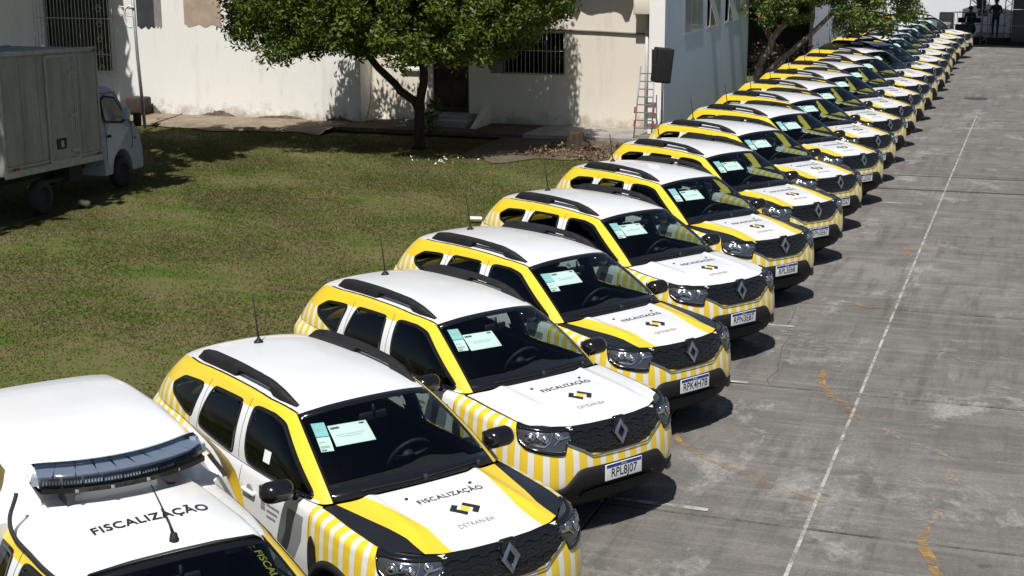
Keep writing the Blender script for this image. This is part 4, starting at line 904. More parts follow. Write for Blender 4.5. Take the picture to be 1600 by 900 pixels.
# bare patches
def patch(name, x0, x1, z0, z1, mat, seed, y=26.594):
    rr = random.Random(seed); n = 22; lo = [(x0+(x1-x0)*i/n, z0+rr.uniform(-.02, .02)+.035*math.sin(i*.7+seed)) for i in range(n+1)]; hi = [(x, z1) for x, _ in lo]
    g = Geo(); g.grid([[(x, y, z) for x, z in lo], [(x, y, z) for x, z in hi]], 0, sm=False); hob(g, name, [mat])
patch('bare_plaster', -19.23, -18.66, 2.50, 4.6, 'bare_grey', 1); patch('bare_plaster', -18.655, -18.42, 2.52, 4.6, 'walk', 5, 26.592); patch('bare_plaster', -17.70, -16.52, 2.58, 4.6, 'bare_tan', 2)
g = Geo(); rr = random.Random(3)
for (xa, xb, h) in ((-19.2, -18.6, .28), (-17.3, -16.2, .16), (-15.6, -14.0, .10), (-13.4, -12.6, .14)):
    n = 18; g = Geo(); g.grid([[(xa+(xb-xa)*i/n, 26.590, .02) for i in range(n+1)], [(xa+(xb-xa)*i/n, 26.590, .10+h*math.sin(math.pi*i/n)*rr.uniform(.5, 1.1)) for i in range(n+1)]], 0, sm=False); hob(g, 'damp_stain', ['mould'])

# pipe, ledge, cream box and drain on the right end
g = Geo(); g.tube([(-7.3, 27.37, 2.62), (-5.8, 27.37, 2.585), (-4.25, 27.37, 2.52)], .028, 8); hob(g, 'wall_pipe', ['shutter'])
g = Geo(); g.rbox((-4.62, 27.2, 3.30), (.56, .42, .50), .02, 1); hob(g, 'wall_box', ['cream_wall'])
g = Geo(); g.tube([(-4.62, 27.34, .1), (-4.62, 27.34, 3.06)], .045, 8); hob(g, 'drain_pipe', ['white_frame'])

# ------------------------------------------------------------------ blue annex
annex = thing('annex', 'pale blue annex wall with a white corner and three tilted windows', 'building', (-3.9, 26.3, 0)); AO = Vector((-3.9, 26.3, 0))
def aob(g, name, mats, parent=annex): g.V = [tuple(Vector(v)-AO) for v in g.V]; return g.ob(name, mats, parent)
AH = [(28.35, 30.55, 2.47, 4.1), (31.1, 32.9, 2.47, 4.1), (33.55, 35.7, 2.47, 4.1)]
g = Geo(); wall_holes(g, 'x', -3.9, (26.3, 37.3), (-.05, 5.0), AH, .16, 0, 1); g.quad((-3.9, 37.3, -.05), (-9, 37.3, -.05), (-9, 37.3, 5), (-3.9, 37.3, 5)); aob(g, 'wall', ['blue_wall'])
g = Geo(); g.box((-4.10, 26.46, 2.47), (.396, .33, 5.04)); aob(g, 'corner_pier', ['white_wall'])
g = Geo(); g.quad((-4.25, 26.5, -.05), (-4.25, 37, -.05), (-4.25, 37, 5), (-4.25, 26.5, 5)); aob(g, 'room_back', ['room_dark'])
g = Geo(); g.box((-4.15, 31.85, 5.06), (.62, 11.0, .14)); aob(g, 'roof_slab', ['walk'])
for wi, (a0, a1, z0, z1) in enumerate(AH):
    g = Geo(); t = .05; cx = -3.93
    for zz in (z0+t/2, z1-t/2): g.box((cx, (a0+a1)/2, zz), (.07, a1-a0, t))
    for i in range(4): g.box((cx, a0+t/2+(a1-a0-t)*i/3, (z0+z1)/2), (.064, t, z1-z0-2*t))
    fr = aob(g, 'window', ['white_frame'])
    for i in range(3):
        y0, y1 = a0+t+(a1-a0-t)*i/3, a0+(a1-a0-t)*(i+1)/3
        tilt = .30 if (wi, i) in ((1, 0), (2, 0)) else .0
        g = Geo(); zt = z0+.95; tw = math.sin(tilt)*.9
        g.add([(cx+.04, y0, zt), (cx+.04, y1, zt), (cx+.04+tw, y1, z0+.05+(.9-math.cos(tilt)*.9)), (cx+.04+tw, y0, z0+.05+(.9-math.cos(tilt)*.9)), (cx+.05, y0, zt), (cx+.05, y1, zt), (cx+.05+tw, y1, z0+.05+(.9-math.cos(tilt)*.9)), (cx+.05+tw, y0, z0+.05+(.9-math.cos(tilt)*.9))], [(0, 1, 2, 3), (7, 6, 5, 4), (0, 4, 5, 1), (1, 5, 6, 2), (2, 6, 7, 3), (3, 7, 4, 0)])
        aob(g, 'pane', ['pane_grey'], fr)
        g = Geo(); g.quad((cx, y0, zt), (cx, y1, zt), (cx, y1, z1), (cx, y0, z1)); aob(g, 'pane', ['pane_grey'], fr)
# ------------------------------------------------------------------ the parked row
CARS = [(0, 0, 0), (-.03, 2.79, 1.4), (-.04, 5.37, 3.3), (-.05, 8.25, 1.6), (.04, 11.09, 0), (.08, 13.87, 0), (.05, 16.64, 0), (.13, 19.40, 0), (.10, 22.15, 0), (.06, 24.90, 0), (.05, 27.65, 0), (.03, 30.40, 0), (.03, 33.14, 0), (-.02, 35.89, 0), (.01, 38.63, 0), (-.02, 41.39, 0), (-.11, 44.17, 0), (-.16, 46.94, 0), (-.14, 49.70, 0), (-.12, 52.46, 0), (.02, 55.20, 0)]
HEAD = -33.83
PL = {1: 'RPL8J07', 2: 'RPK4H78', 3: 'RPN3E87', 4: 'RPL3E68', 5: 'RPN3E67', 6: 'RPK3D67', 7: 'RPL2D67'}
ORD = ['first', 'second', 'third', 'fourth', 'fifth', 'sixth', 'seventh', 'eighth', 'ninth', 'tenth', 'eleventh', 'twelfth', 'thirteenth', 'fourteenth', 'fifteenth', 'sixteenth', 'seventeenth', 'eighteenth', 'nineteenth', 'twentieth', 'last']
GRP = 'striped patrol SUVs parked side by side along the yard'
def lab(k):
    if k == 0: return 'nearest white and yellow SUV with black hood edges, beside the pickup with the light bar'
    if k in (1, 3): return 'all white hooded SUV with yellow striped fenders and number plate %s' % PL[k]
    if k in PL and k < 5: return 'yellow and black hooded SUV with striped bumper and number plate %s' % PL[k]
    if k == 20: return 'farthest striped SUV, at the end of the row before the dark stage'
    return 'striped SUV with yellow hood bands, %s in the row counted from the light bar pickup' % ORD[k]
suv = thing('patrol_suv', lab(0), 'car', (*CARS[0][:2], 0), R(HEAD), GRP)
make_suv(suv)
hood_b = suv.children[[c.name for c in suv.children].index('hood')].data.copy(); hood_b.materials[0] = M['white']
g = Geo(); pu = side_put(GH, .20, 1.235, 1, .008, 7.); g.add([pu(*q) for q in ((-.05, -.045), (.05, -.045), (.05, .045), (-.05, .045))], [(0, 1, 2, 3)]); NEAR_STICKER = g
PSL = Vector((glass_at(np.array([-.4]), np.array([.75]), 0)-glass_at(np.array([-.4]), np.array([.55]), 0))[0]).normalized()
for k in range(1, 21):
    x, y, a = CARS[k]; c = copy_tree(suv); c.location = (x, y, 0); c.rotation_euler = (0, 0, R(HEAD+a+(random.uniform(-.5, .5) if k > 4 else 0))); c['label'] = lab(k)
    for ch in list(c.children):
        n = ch.name.split('.')[0]
        if n == 'permit_sheet': ch.location = (PSL*random.uniform(-.03, .03))+Vector((0, random.uniform(-.012, .012), 0))
        if n == 'hood' and k in (1, 3): ch.data = hood_b
        if n == 'number_plate' and PL.get(k, '') != 'RPL8J07':
            for q in list(ch.children): bpy.data.objects.remove(q)
            if k in PL:
                tmp = make_plate(c, PL[k]); 
                for q in list(tmp.children): q.parent = ch
                bpy.data.objects.remove(tmp)
            else:
                if k == 8: tmp = make_plate(c, 'RPN3D67'); far_pl = tmp.children[0].data; bpy.data.objects.remove(tmp.children[0]); bpy.data.objects.remove(tmp)
                link('plate_lettering', far_pl, ch)

NEAR_STICKER.ob('window_sticker', ['paper'], [q for q in suv.children if q.name.split('.')[0] == 'front_door'][0])
# ------------------------------------------------------------------ pickup with canopy
pk = copy_tree(suv, None, ('window_sticker', 'roof_rail', 'antenna', 'permit_sheet', 'roof', 'tail_light', 'rear_seat')); pk.name = 'patrol_pickup'
PKX, PKY = 2.08, -2.51
pk.location = (*car2yard(PKX, PKY), .08); pk.rotation_euler = (0, 0, R(HEAD-2.5)); pk['label'] = 'white and yellow pickup with a tall white bed canopy and a roof light bar'; pk['category'] = 'pickup'
if 'group' in pk: del pk['group']
# raised roof panel
def rp(x, w_, z_): return [(x, -w_*k, z_+dz) for k, dz in ((1.26, -.19), (1.05, -.03), (.96, 0), (.5, .018), (0, .022), (-.5, .018), (-.96, 0), (-1.05, -.03), (-1.26, -.19))]
g = Geo(); secs = [rp(.335, .505, 1.595), rp(.30, .505, 1.615), rp(.1, .49, 1.650), rp(-.3, .465, 1.68), rp(-.58, .44, 1.695), rp(-.75, .43, 1.69)]; g.grid(secs, 0); rf = g.ob('roof', ['white'], pk)
g = Geo(); put_text(g, 'FISCALIZAÇÃO', .122, lambda u, v: (-.03-v, u*.80+.01, float(np.interp(-.03-v, [-.58, -.3, .1, .3], [1.695, 1.68, 1.650, 1.615]))+.005+float(np.interp(abs(u*.8+.01)/.47, [0, .5, .96], [.022, .018, 0]))), 0, 1.08, .0025); g.ob('roof_lettering', ['print_black'], rf)
g = Geo(); P = _RG.copy(); P[..., 2] -= .004; g.grid(P, 0); g.ob('roof_side', ['white'], pk)
# whip antenna
g = Geo(); g.lathe([(.0, .055), (.02, .05), (.03, .0)], (.27, .03, 1.635), 'z', 10); g.tube([(.27, .03, 1.67), (.20, .03, 1.74), (-.06, .035, 1.87)], [.012, .006, .004], 6); g.ob('antenna', ['plastic'], pk)
# canopy on the bed
def csec(x, hb, wt, zt, wm=.80):
    P = []; zt -= .05; x += .02
    pts = [(.845, 1.08), (.835, 1.30), (wm, 1.62), (wt+.07, zt-.10), (wt, zt-.025), (wt-.10, zt), (wt*.5, zt+.012), (0, zt+.016)]
    pts = cr(np.array([pts[0]]+pts+[(-.1, zt+.012)], float)[:, :2], np.linspace(0, len(pts)-1, 26))
    R_ = [(x, -p[0], p[1]) for p in pts]; L_ = [(x, p[0], p[1]) for p in pts[::-1][1:]]; return R_+L_
cs = [(-.62, .50, 1.66, .70), (-.66, .52, 1.75, .73), (-.80, .555, 1.905, .77), (-.95, .57, 1.965, .79), (-1.4, .59, 1.99, .80), (-2.0, .59, 1.985, .80), (-2.30, .58, 1.965, .79), (-2.42, .56, 1.93, .78), (-2.47, .50, 1.85, .74)]
g = Geo(); S_ = [csec(x, 0, wt, zt, wm) for x, wt, zt, wm in cs]; g.grid(S_, 0); n = len(S_[0]); g.add(S_[-1], [tuple(range(n))], 0); g.add(S_[0], [tuple(range(n))], 0); cp = g.ob('canopy', ['white'], pk)
for sg in (1, -1):
    pts2 = cr(np.array([(-.62, .58, 1.9), (-.56, .60, 1.80), (-.50, .665, 1.68), (-.40, .675, 1.60), (-.15, .66, 1.572), (.05, .65, 1.56), (.22, .62, 1.54), (.3, .6, 1.53)]), np.linspace(0, 5 if sg == 1 else 1.2, 30)); g = Geo(); g.tube([(p[0], -sg*p[1], p[2]) for p in pts2], .014, 6, 0); g.ob('weatherstrip', ['rubber'], pk)
    g = Geo(); P = []
    for x0 in np.linspace(-1.05, -.80, 4): P.append([tuple(np.array(csec(x0+.30*(1-(i/12)), 0, .592, 1.995, .805)[i])*np.array([1, sg*1.008, 1])) for i in range(0, 15)])
    g.grid(P, 0); g.ob('canopy_stripe', ['yellow'], cp)
# light bar
def arc_pt(u): return (-.46-.15*abs(u)**2.0, u*.51+.03)
g = Geo(); us = np.linspace(-1, 1, 33); P = []
for u in us:
    x, y = arc_pt(u); k = 1-.25*max(0, abs(u)-.85)/.15
    P.append([(x+dx*k, y, 1.86+dz) for dx, dz in ((-.15, -.045), (-.14, .02), (-.11, .055), (-.05, .07), (.05, .06), (.10, .03), (.125, -.015), (.125, -.045))])
g.grid(P, 0); g.add(P[0], [tuple(range(8))]); g.add(P[-1], [tuple(range(8))]); lb = g.ob('light_bar', ['smoke_lens'], pk)
g = Geo(); P = []
for u in us: x, y = arc_pt(u); P.append([(x+dx, y, 1.82+dz) for dx, dz in ((-.155, .0), (-.155, -.03), (.13, -.03), (.13, .0), (-.155, .0))])
g.grid(P, 0, sm=False); g.ob('light_bar_base', ['black_gloss'], lb)
for u in np.linspace(-.88, .88, 9):
    x, y = arc_pt(u); a = math.atan2(.32*u, .60)
    g = Geo(); g.box((x+.085, y, 1.85), (.03, .105, .045), (0, 0, a), 1)
    for k in range(6): dy = -.045+.018*k; g.box((x+.105-dy*math.sin(a), y+dy*math.cos(a), 1.85), (.006, .010, .022), (0, 0, a), 0)
    g.box((x-.035, y, 1.852), (.20, .120, .055), (0, 0, a), 2); g.ob('led_module', ['chrome', 'lamp_grey', 'lamp_tray'], lb)
for y in (-.32, .30): g = Geo(); g.box((-.52, y, 1.745), (.16, .05, .10)); g.box((-.46, y, 1.775), (.05, .07, .03)); g.ob('light_bar_foot', ['black_gloss'], lb)
for y in (-.30, -.1, .12, .33): g = Geo(); x, _ = arc_pt(y/.51); g.rbox((x+.135, y, 1.805), (.012, .022, .02), .004, 1); g.ob('light_bar_clip', ['galv'], lb)
# reflection in the windshield, painted as dim yellow letters behind the glass
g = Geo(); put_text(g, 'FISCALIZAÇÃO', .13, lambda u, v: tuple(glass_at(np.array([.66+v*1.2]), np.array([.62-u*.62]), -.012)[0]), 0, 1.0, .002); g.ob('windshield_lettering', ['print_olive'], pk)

# ------------------------------------------------------------------ box truck in the shade
tk = thing('box_truck', 'white cab box truck with a dented grey cargo box, in the shade by the lawn', 'truck', (-13.40, 14.92, 0), R(96)); T_ = tk
tilt = R(3.0)
def tz(P): return [(x, y, z-(x-1.0)*math.tan(tilt)*.75) for x, y, z in P]
BOXP = []
def tob(g, name, mats, parent=None):
    if name == 'cargo_box' or (parent and parent.name.split('.')[0] in ('cargo_box', 'side_door')): g.V = [(v[0]-.20, v[1], v[2]) for v in g.V]
    g.V = tz(g.V); return g.ob(name, mats, parent or tk)
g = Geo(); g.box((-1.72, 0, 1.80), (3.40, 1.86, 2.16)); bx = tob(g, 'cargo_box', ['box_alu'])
g = Geo()
for z_, h in ((2.86, .07), (.74, .12), (.86, .03)): 
    for y in (-.94, .94): g.box((-1.72, y, z_), (3.46, .035, h))
for x in (-.03, -3.41): g.box((x, -.94, 1.80), (.05, .036, 2.04))
tob(g, 'box_rail', ['galv'], bx)
for x, pw in ((-3.06, .56), (-2.48, .56), (-2.02, .32), (-.40, .62)):
    g = Geo(); g.box((x, -.933, 1.84), (pw, .010, 1.90)); tob(g, 'side_panel', ['box_alu'], bx)
g = Geo(); g.box((-1.42, -.945, 1.79), (1.04, .03, 1.94)); dr = tob(g, 'side_door', ['box_alu'], bx)
g = Geo()
for x in (-1.94, -.90): g.box((x, -.958, 1.79), (.05, .03, 1.98))
for z_ in (2.765, .815): g.box((-1.42, -.958, z_), (.99, .029, .05))
g.box((-.98, -.962, 1.79), (.035, .03, 1.9)); tob(g, 'door_frame', ['galv'], dr)
for z_ in (2.45, 1.65, .98): g = Geo(); g.box((-1.05, -.972, z_), (.24, .02, .06)); tob(g, 'hinge', ['galv'], dr)
g = Geo(); g.rbox((-1.54, -.965, 1.14), (.34, .025, .20), .01, 1); g.box((-1.54, -.981, 1.14), (.10, .012, .12), None, 1); tob(g, 'latch_box', ['chassis', 'galv'], dr)
for x in (-3.1, -1.15, -.12): 
    g = Geo(); g.box((x, -.962, .83), (.15, .012, .05)); tob(g, 'side_reflector', ['reflector_red'], bx)
g = Geo(); g.box((-.10, -.955, 2.83), (.10, .02, .06)); tob(g, 'side_reflector', ['reflector_red'], bx)
g = Geo(); g.box((-1.2, 0, .55), (4.4, .8, .16)); g.box((-1.0, -.62, .50), (.5, .34, .30)); g.box((-2.0, -.80, .45), (.9, .05, .06)); tob(g, 'chassis', ['chassis'])
for x in (.72, -2.35):
    for sg in (1, -1):
        g = Geo(); cy = -sg*.80; hw = .09*sg; zc = .33+((x-1.0)*math.tan(tilt)*.75)+(.0)
        g.lathe([(.19, -hw), (.30, -hw), (.325, -hw*.6), (.33, 0), (.325, hw*.6), (.30, hw), (.19, hw)], (x, cy, zc), 'y', 28); g.lathe([(.195, -hw*.9), (.17, -hw*.3), (.0, -hw*.4)], (x, cy, zc), 'y', 20, 1); tob(g, 'wheel', ['rubber', 'chassis'])  # black rims: the shade under the truck is put into their colour
# cab: profile with bevelled sides
prof = [(.03, .38), (.03, 1.98), (.12, 2.07), (.35, 2.10), (.62, 2.06), (.78, 1.98), (1.02, 1.62), (1.24, 1.30), (1.42, 1.16), (1.52, 1.02), (1.60, .75), (1.62, .50), (1.60, .34), (1.16, .32)]
prof += [(.72+.42*math.cos(t), .36+.44*math.sin(t)) for t in np.linspace(0, math.pi, 12)]
prof += [(.26, .32), (.03, .32)]
pr = np.array(prof)
def cabside(y0): return pr
g = Geo(); n = len(pr); lay = [(-.80, -.035), (-.845, -.012), (-.86, 0.), (-.86, 0)]
V = []; F = []
def ins(p, z_in, y): 
    zz = p[1]; tum = .16*max(0, (zz-1.15)/.95)**1.1
    return (p[0], y+(tum if y < 0 else -tum), zz)
ring = [[ins(p, 0, y) for p in pr] for y in (-.86, -.855, .855, .86)]
cpr = pr.mean(0)
e0 = [ins(p*.985+cpr*.015, 0, -.875) for p in pr]; e1 = [ins(p*.985+cpr*.015, 0, .875) for p in pr]
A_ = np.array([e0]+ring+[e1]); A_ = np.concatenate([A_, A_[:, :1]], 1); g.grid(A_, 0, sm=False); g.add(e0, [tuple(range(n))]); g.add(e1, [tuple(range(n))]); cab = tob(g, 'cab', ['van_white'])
def cs_(x, z, off=.006): tum = .16*max(0, (z-1.15)/.95)**1.1; return (x, -.875+tum-off, z)
def cpoly(g, P, off, mi=0): q = scan(dens(chaikin(P, 2), .03), 10, 12); g.grid([[cs_(a, b, off) for a, b in r_] for r_ in q], mi); return g
g = Geo(); cpoly(g, [(.12, 1.34), (1.13, 1.30), (.72, 1.90), (.14, 1.92)], .003); dw = tob(g, 'side_window', ['lamp_dark'], cab); g = Geo(); cpoly(g, [(.16, 1.38), (1.03, 1.35), (.70, 1.86), (.18, 1.88)], .007); tob(g, 'window_pane', ['silver'], dw)
g = Geo(); pts = [cs_(*p) for p in line((.10, .45), (.10, 1.95), (.74, 1.94), (1.16, 1.28), (1.18, .86), (1.1, .78), n=40)]; g.tube(pts, .006, 4); tob(g, 'door_gap', ['gap'], cab)
g = Geo(); g.rbox(cs_(.22, 1.10, .01), (.14, .03, .06), .012, 2); tob(g, 'door_handle', ['plastic'], cab)
g = Geo(); g.rbox((.70, -1.02, 1.52), (.10, .16, .24), .04, 2); g.tube([(.95, -.80, 1.40), (.76, -.98, 1.48)], .014, 6); tob(g, 'door_mirror', ['van_white'], cab); g = Geo(); g.rbox((1.25, -.98, 1.36), (.09, .17, .26), .04, 2); g.tube([(1.2, -.80, 1.30), (1.24, -.95, 1.33)], .016, 6); tob(g, 'door_mirror', ['plastic'], cab)
g = Geo(); P = [[(x+.004, y, z+.004) for y in (-.70, 0, .70)] for x, z in ((.82, 1.95), (1.03, 1.64), (1.23, 1.34))]; g.grid(P, 0); tob(g, 'windshield', ['lamp_dark'], cab)
g = Geo(); g.rbox((1.50, -.76, .90), (.16, .20, .20), .04, 2); tob(g, 'headlight', ['chrome'], cab)
g = Geo(); g.rbox((1.55, 0, .42), (.18, 1.74, .22), .05, 2); tob(g, 'bumper', ['van_white'], cab)
g = Geo(); g.rbox(cs_(1.30, .98, .004), (.08, .014, .04), .005, 1); tob(g, 'turn_signal', ['reflector_red'], cab)

# ------------------------------------------------------------------ trees
def leaves(name, centers, per, spread, size, mat, seed, flat=.75):
    rg = np.random.default_rng(seed); C_ = np.repeat(np.asarray(centers), per, 0); n = len(C_); d = rg.normal(size=(n, 3)); d /= np.linalg.norm(d, axis=1, keepdims=True); rr_ = rg.uniform(.25, 1., n)**.6
    P = C_+d*(rr_*rg.uniform(.7, 1.2, n)*spread)[:, None]*np.array([1, 1, flat]); nn = rg.normal(size=(n, 3))+np.array([0, 0, .9])+d*.5; nn /= np.linalg.norm(nn, axis=1, keepdims=True); a = np.cross(nn, rg.normal(size=(n, 3))); a /= np.linalg.norm(a, axis=1, keepdims=True); b = np.cross(nn, a)
    s_ = rg.uniform(.6, 1.35, n)[:, None]*size; V = np.zeros((n, 4, 3), np.float32); V[:, 0] = P-a*s_; V[:, 1] = P+b*s_*.42+nn*s_*.12; V[:, 2] = P+a*s_; V[:, 3] = P-b*s_*.42+nn*s_*.12
    return tri_mesh(name, V.reshape(-1, 3), 4, (mat,))
def limb(g, a, b, r0, r1, rr_, sag=.0, k=6):
    a, b = np.array(a), np.array(b); L = np.linalg.norm(b-a); pts = [a+(b-a)*i/k+np.array([rr_.uniform(-1, 1), rr_.uniform(-1, 1), rr_.uniform(-.6, .6)])*L*.035*(0 < i < k) for i in range(k+1)]; g.tube(pts, [r0+(r1-r0)*i/k for i in range(k+1)], 9); return pts
rr = random.Random(5)
tr = thing('lawn_tree', 'leafy green tree with a forked dark trunk in front of the house', 'tree', (-9.22, 23.2, 0)); TO = np.array([-9.22, 23.2, 0])
g = Geo(); g.tube([(-9.22, 23.2, -.05), (-9.22, 23.2, .12), (-9.2, 23.2, .5), (-9.19, 23.2, .98)], [.19, .145, .125, .125], 12)
l1 = limb(g, (-9.20, 23.2, .90), (-10.45, 23.15, 2.15), .105, .085, rr); l2 = limb(g, (-9.19, 23.2, .92), (-9.08, 23.25, 2.25), .115, .095, rr)
tips = []
for base, tgt in ((l1[-1], [(-11.6, 22.6, 3.3), (-12.6, 23.6, 3.6), (-11.0, 24.2, 4.6), (-10.8, 22.3, 4.7)]), (l2[-1], [(-8.6, 22.4, 3.8), (-7.4, 23.6, 3.7), (-9.3, 24.3, 4.8), (-6.6, 22.8, 4.0), (-8.0, 24.2, 5.4), (-9.5, 22.6, 5.6)])):
    for t in tgt:
        pts = limb(g, base, t, .06, .03, rr); tips.append(t)
        for _ in range(3): q = np.array(t)+np.array([rr.uniform(-1.3, 1.3), rr.uniform(-1, 1), rr.uniform(-.2, 1.2)]); limb(g, pts[4], q, .025, .01, rr, k=4)
g.V = [tuple(np.array(v)-TO) for v in g.V]; g.ob('trunk', ['bark'], tr)
cen = []
while len(cen) < 1550:
    p = np.array([rr.uniform(-14.1, -5.35), rr.uniform(20.6, 25.8), rr.uniform(2.2, 9.3)]); u = (p[0]+9.75)/4.35; v = (p[1]-23.2)/2.7
    lo = 2.38+.42*math.sin(p[0]*1.7)*.5+.30*math.sin(p[0]*3.9+1)-.15*(1-u*u)+.55*max(0, abs(u)-.75)/.25+.25*v*v; hi = 4.5-.8*abs(u) if u < -.15 else 8.6-1.7*abs(math.sin(p[0]*2.9+.5))-7.0*max(0, u-.50)
    if u*u+v*v*.8 < 1 and lo < p[2] < hi and rr.random() < (1.0 if p[2] < lo+1.1 or p[2] > hi-1 or abs(u) > .8 else .75): cen.append(p-TO)
link('crown', leaves('crown', cen, 105, .36, .064, 'leaf', 11), tr)
# leaning trees by the annex
tr = thing('leaning_tree', 'tree with pale leaning trunks and loose foliage hanging over the far cars', 'tree', (-3.4, 37.6, 0)); TO = np.array([-3.4, 37.6, 0])
g = Geo(); limb(g, (-3.75, 37.6, .0), (-3.55, 37.55, .9), .16, .14, rr); a_ = limb(g, (-3.6, 37.6, .8), (-2.55, 37.4, 2.7), .12, .085, rr); limb(g, a_[-1], (-2.0, 37.2, 4.2), .08, .04, rr); b_ = limb(g, (-3.5, 37.6, .55), (-1.55, 37.2, 2.35), .11, .07, rr); limb(g, b_[-1], (-.3, 36.8, 3.6), .07, .03, rr); limb(g, b_[-2], (-1.9, 37.3, 3.3), .05, .02, rr); limb(g, (-2.0, 37.2, 4.0), (.7, 36.9, 3.7), .05, .02, rr); limb(g, (-3.7, 37.5, .2), (-2.7, 37.2, 1.15), .10, .05, rr)
g.V = [tuple(np.array(v)-TO) for v in g.V]; g.ob('trunk', ['pale_bark'], tr)
cen = []
while len(cen) < 400:
    p = np.array([rr.uniform(-3.9, 1.0), rr.uniform(35.6, 38.8), rr.uniform(2.3, 4.6)]); lo = 2.55+.25*math.sin(p[0]*2.9)+.2*math.sin(p[0]*6.1+p[1])+(.30 if -1.6 < p[0] < -.6 else 0)
    if p[2] > lo and rr.random() < .9: cen.append(p-TO)
for q in range(26): p = np.array([rr.uniform(-1.1, .6), rr.uniform(36.2, 37.4), rr.uniform(2.05, 2.7)]); cen.append(p-TO)
for q in range(5): cen.append(np.array([rr.uniform(.9, 1.35), 37., rr.uniform(2.55, 3.1)])-TO)
link('crown', leaves('crown', cen, 60, .30, .072, 'leaf_pale', 12), tr)
# undergrowth behind the cars
def strap_plant(name, label, c, n, h, spread, mat, seed, cat='plant'):
    rg = random.Random(seed); t_ = thing(name, label, cat, c); 
    for k in range(n):
        g = Geo(); a = rg.uniform(0, 6.28); L = h*rg.uniform(.7, 1.15); sp = spread*rg.uniform(.5, 1.); w_ = .022+.012*rg.random(); P = []
        for i in range(6):
            f = i/5; x = math.cos(a)*sp*f; y = math.sin(a)*sp*f; z = L*(f*1.25-.55*f**3); ww = w_*(1-f**2*.95); P.append([(x-math.sin(a)*ww, y+math.cos(a)*ww, z), (x+math.sin(a)*ww, y-math.cos(a)*ww, z)])
        g.grid(P, 0); g.ob('leaf', [mat], t_)
strap_plant('strap_leaf_plant', 'spiky green strap leaf plant under the leaning pale branches', (-2.0, 37.9, .0), 26, 1.9, 1.0, 'palm_leaf', 4)
strap_plant('strap_leaf_plant', 'smaller spiky plant beside the annex corner behind the parked row', (-3.0, 38.6, .0), 20, 1.4, .8, 'palm_leaf', 5)
t_ = thing('shrub', 'small dark shrub growing beside the forked tree trunk', 'shrub', (-9.65, 25.0, 0)); cen = [(rr.uniform(-.25, .25), rr.uniform(-.2, .2), rr.uniform(.15, .95)) for _ in range(16)]; link('crown', leaves('crown', cen, 22, .16, .06, 'leaf', 14), t_); g = Geo(); [g.tube([(0, 0, 0), (rr.uniform(-.1, .1), 0, .4), (rr.uniform(-.2, .2), 0, .9)], [.012, .01, .005], 5) for _ in range(4)]; g.ob('trunk', ['bark'], t_)
t_ = thing('shrub', 'tangled brown undergrowth heaped against the annex behind the cars', 'shrub', (-3.1, 38.3, 0)); cen = [(rr.uniform(-.9, 1.3), rr.uniform(-.5, .8), rr.uniform(.2, 1.5)) for _ in range(60)]; link('crown', leaves('crown', cen, 30, .3, .07, 'dry_leaf', 15), t_)
# tall trees left of the picture that shade the truck
for (x, y), boxes, lb_, sd in (((-17.5, 9.5), [(-19.5, -12.0, 4.5, 13.2)], 'tall shade tree standing left of the box truck', 21), ((-22.5, 16.5), [(-24, -12.9, 13., 20.1), (-25.6, -19.7, 19.8, 25.2)], 'second tall shade tree standing farther behind the box truck', 22)):
    t_ = thing('shade_tree', lb_, 'tree', (x, y, 0)); g = Geo(); g.tube([(0, 0, -.1), (.1, 0, 2.5), (.2, .3, 5.5), (.6, .8, 8)], [.4, .32, .25, .12], 12); cen = []
    for (x0, x1, y0, y1) in boxes:
        for _ in range(int((x1-x0)*(y1-y0)*5.5)): cen.append((rr.uniform(x0, x1)-x, rr.uniform(y0, y1)-y, rr.uniform(7.2, 9.0)))
    for q in rr.sample(cen, 9): limb(g, (.2, .3, 5.2), q, .12, .04, rr)
    g.ob('trunk', ['bark'], t_); link('crown', leaves('crown', cen, 42, .62, .27, 'leaf', sd, .6), t_)

# ------------------------------------------------------------------ things in the yard and by the house
t_ = thing('loudspeaker', 'black loudspeaker raised on a thin black stand before the annex corner', 'speaker', (-3.38, 24.0, 0), R(-62))
g = Geo(); 
def spk(p): f = (p[1]+.22)/.44; return (p[0]*(1-.22*f), p[1], p[2])
g.rbox((0, 0, 2.06), (.46, .40, .80), .04, 3, fn=spk, rot=(R(-6), 0, 0)); cb = g.ob('cabinet', ['plastic'], t_); g = Geo(); g.rbox((0, -.205, 2.06), (.40, .02, .72), .008, 1); g.ob('grille', ['rubber'], cb)
g = Geo(); g.tube([(0, 0, .0), (0, 0, 1.0)], .022, 8); g.tube([(0, 0, .95), (0, 0, 1.70)], .016, 8); 
for k in range(3): a = 2.1*k; g.tube([(0, 0, .75), (.45*math.cos(a), .45*math.sin(a), .01)], .012, 6); g.tube([(0, 0, .35), (.27*math.cos(a), .27*math.sin(a), .31)], .008, 6)
g.tube([(.05, .02, 1.68), (.09, .0, 1.3), (.03, .02, .7)], .007, 5); g.ob('stand', ['plastic'], t_)
t_ = thing('step_ladder', 'silver step ladder with red feet leaning at the corner of cream wall', 'ladder', (-4.22, 25.5, .05), 0)
for sx in (-.20, .20): g = Geo(); g.tube([(sx*1.15, 0, 0), (sx*.85, .40, 1.80)], .016, 6); g.ob('rail', ['ladder_alu'], t_)
for k in range(9): f = (k+.7)/9.6; g = Geo(); g.box((0, .40*f, 1.80*f), (.40*(1-.2*f), .06, .025)); g.ob('rung', ['ladder_alu'], t_)
for sx in (-.24, .24): 
    for zz in (.42, .75): g = Geo(); g.box((sx, .06+.1*zz, zz), (.03, .05, .16), (R(-11), 0, 0)); g.ob('bracket', ['red_paint'], t_)
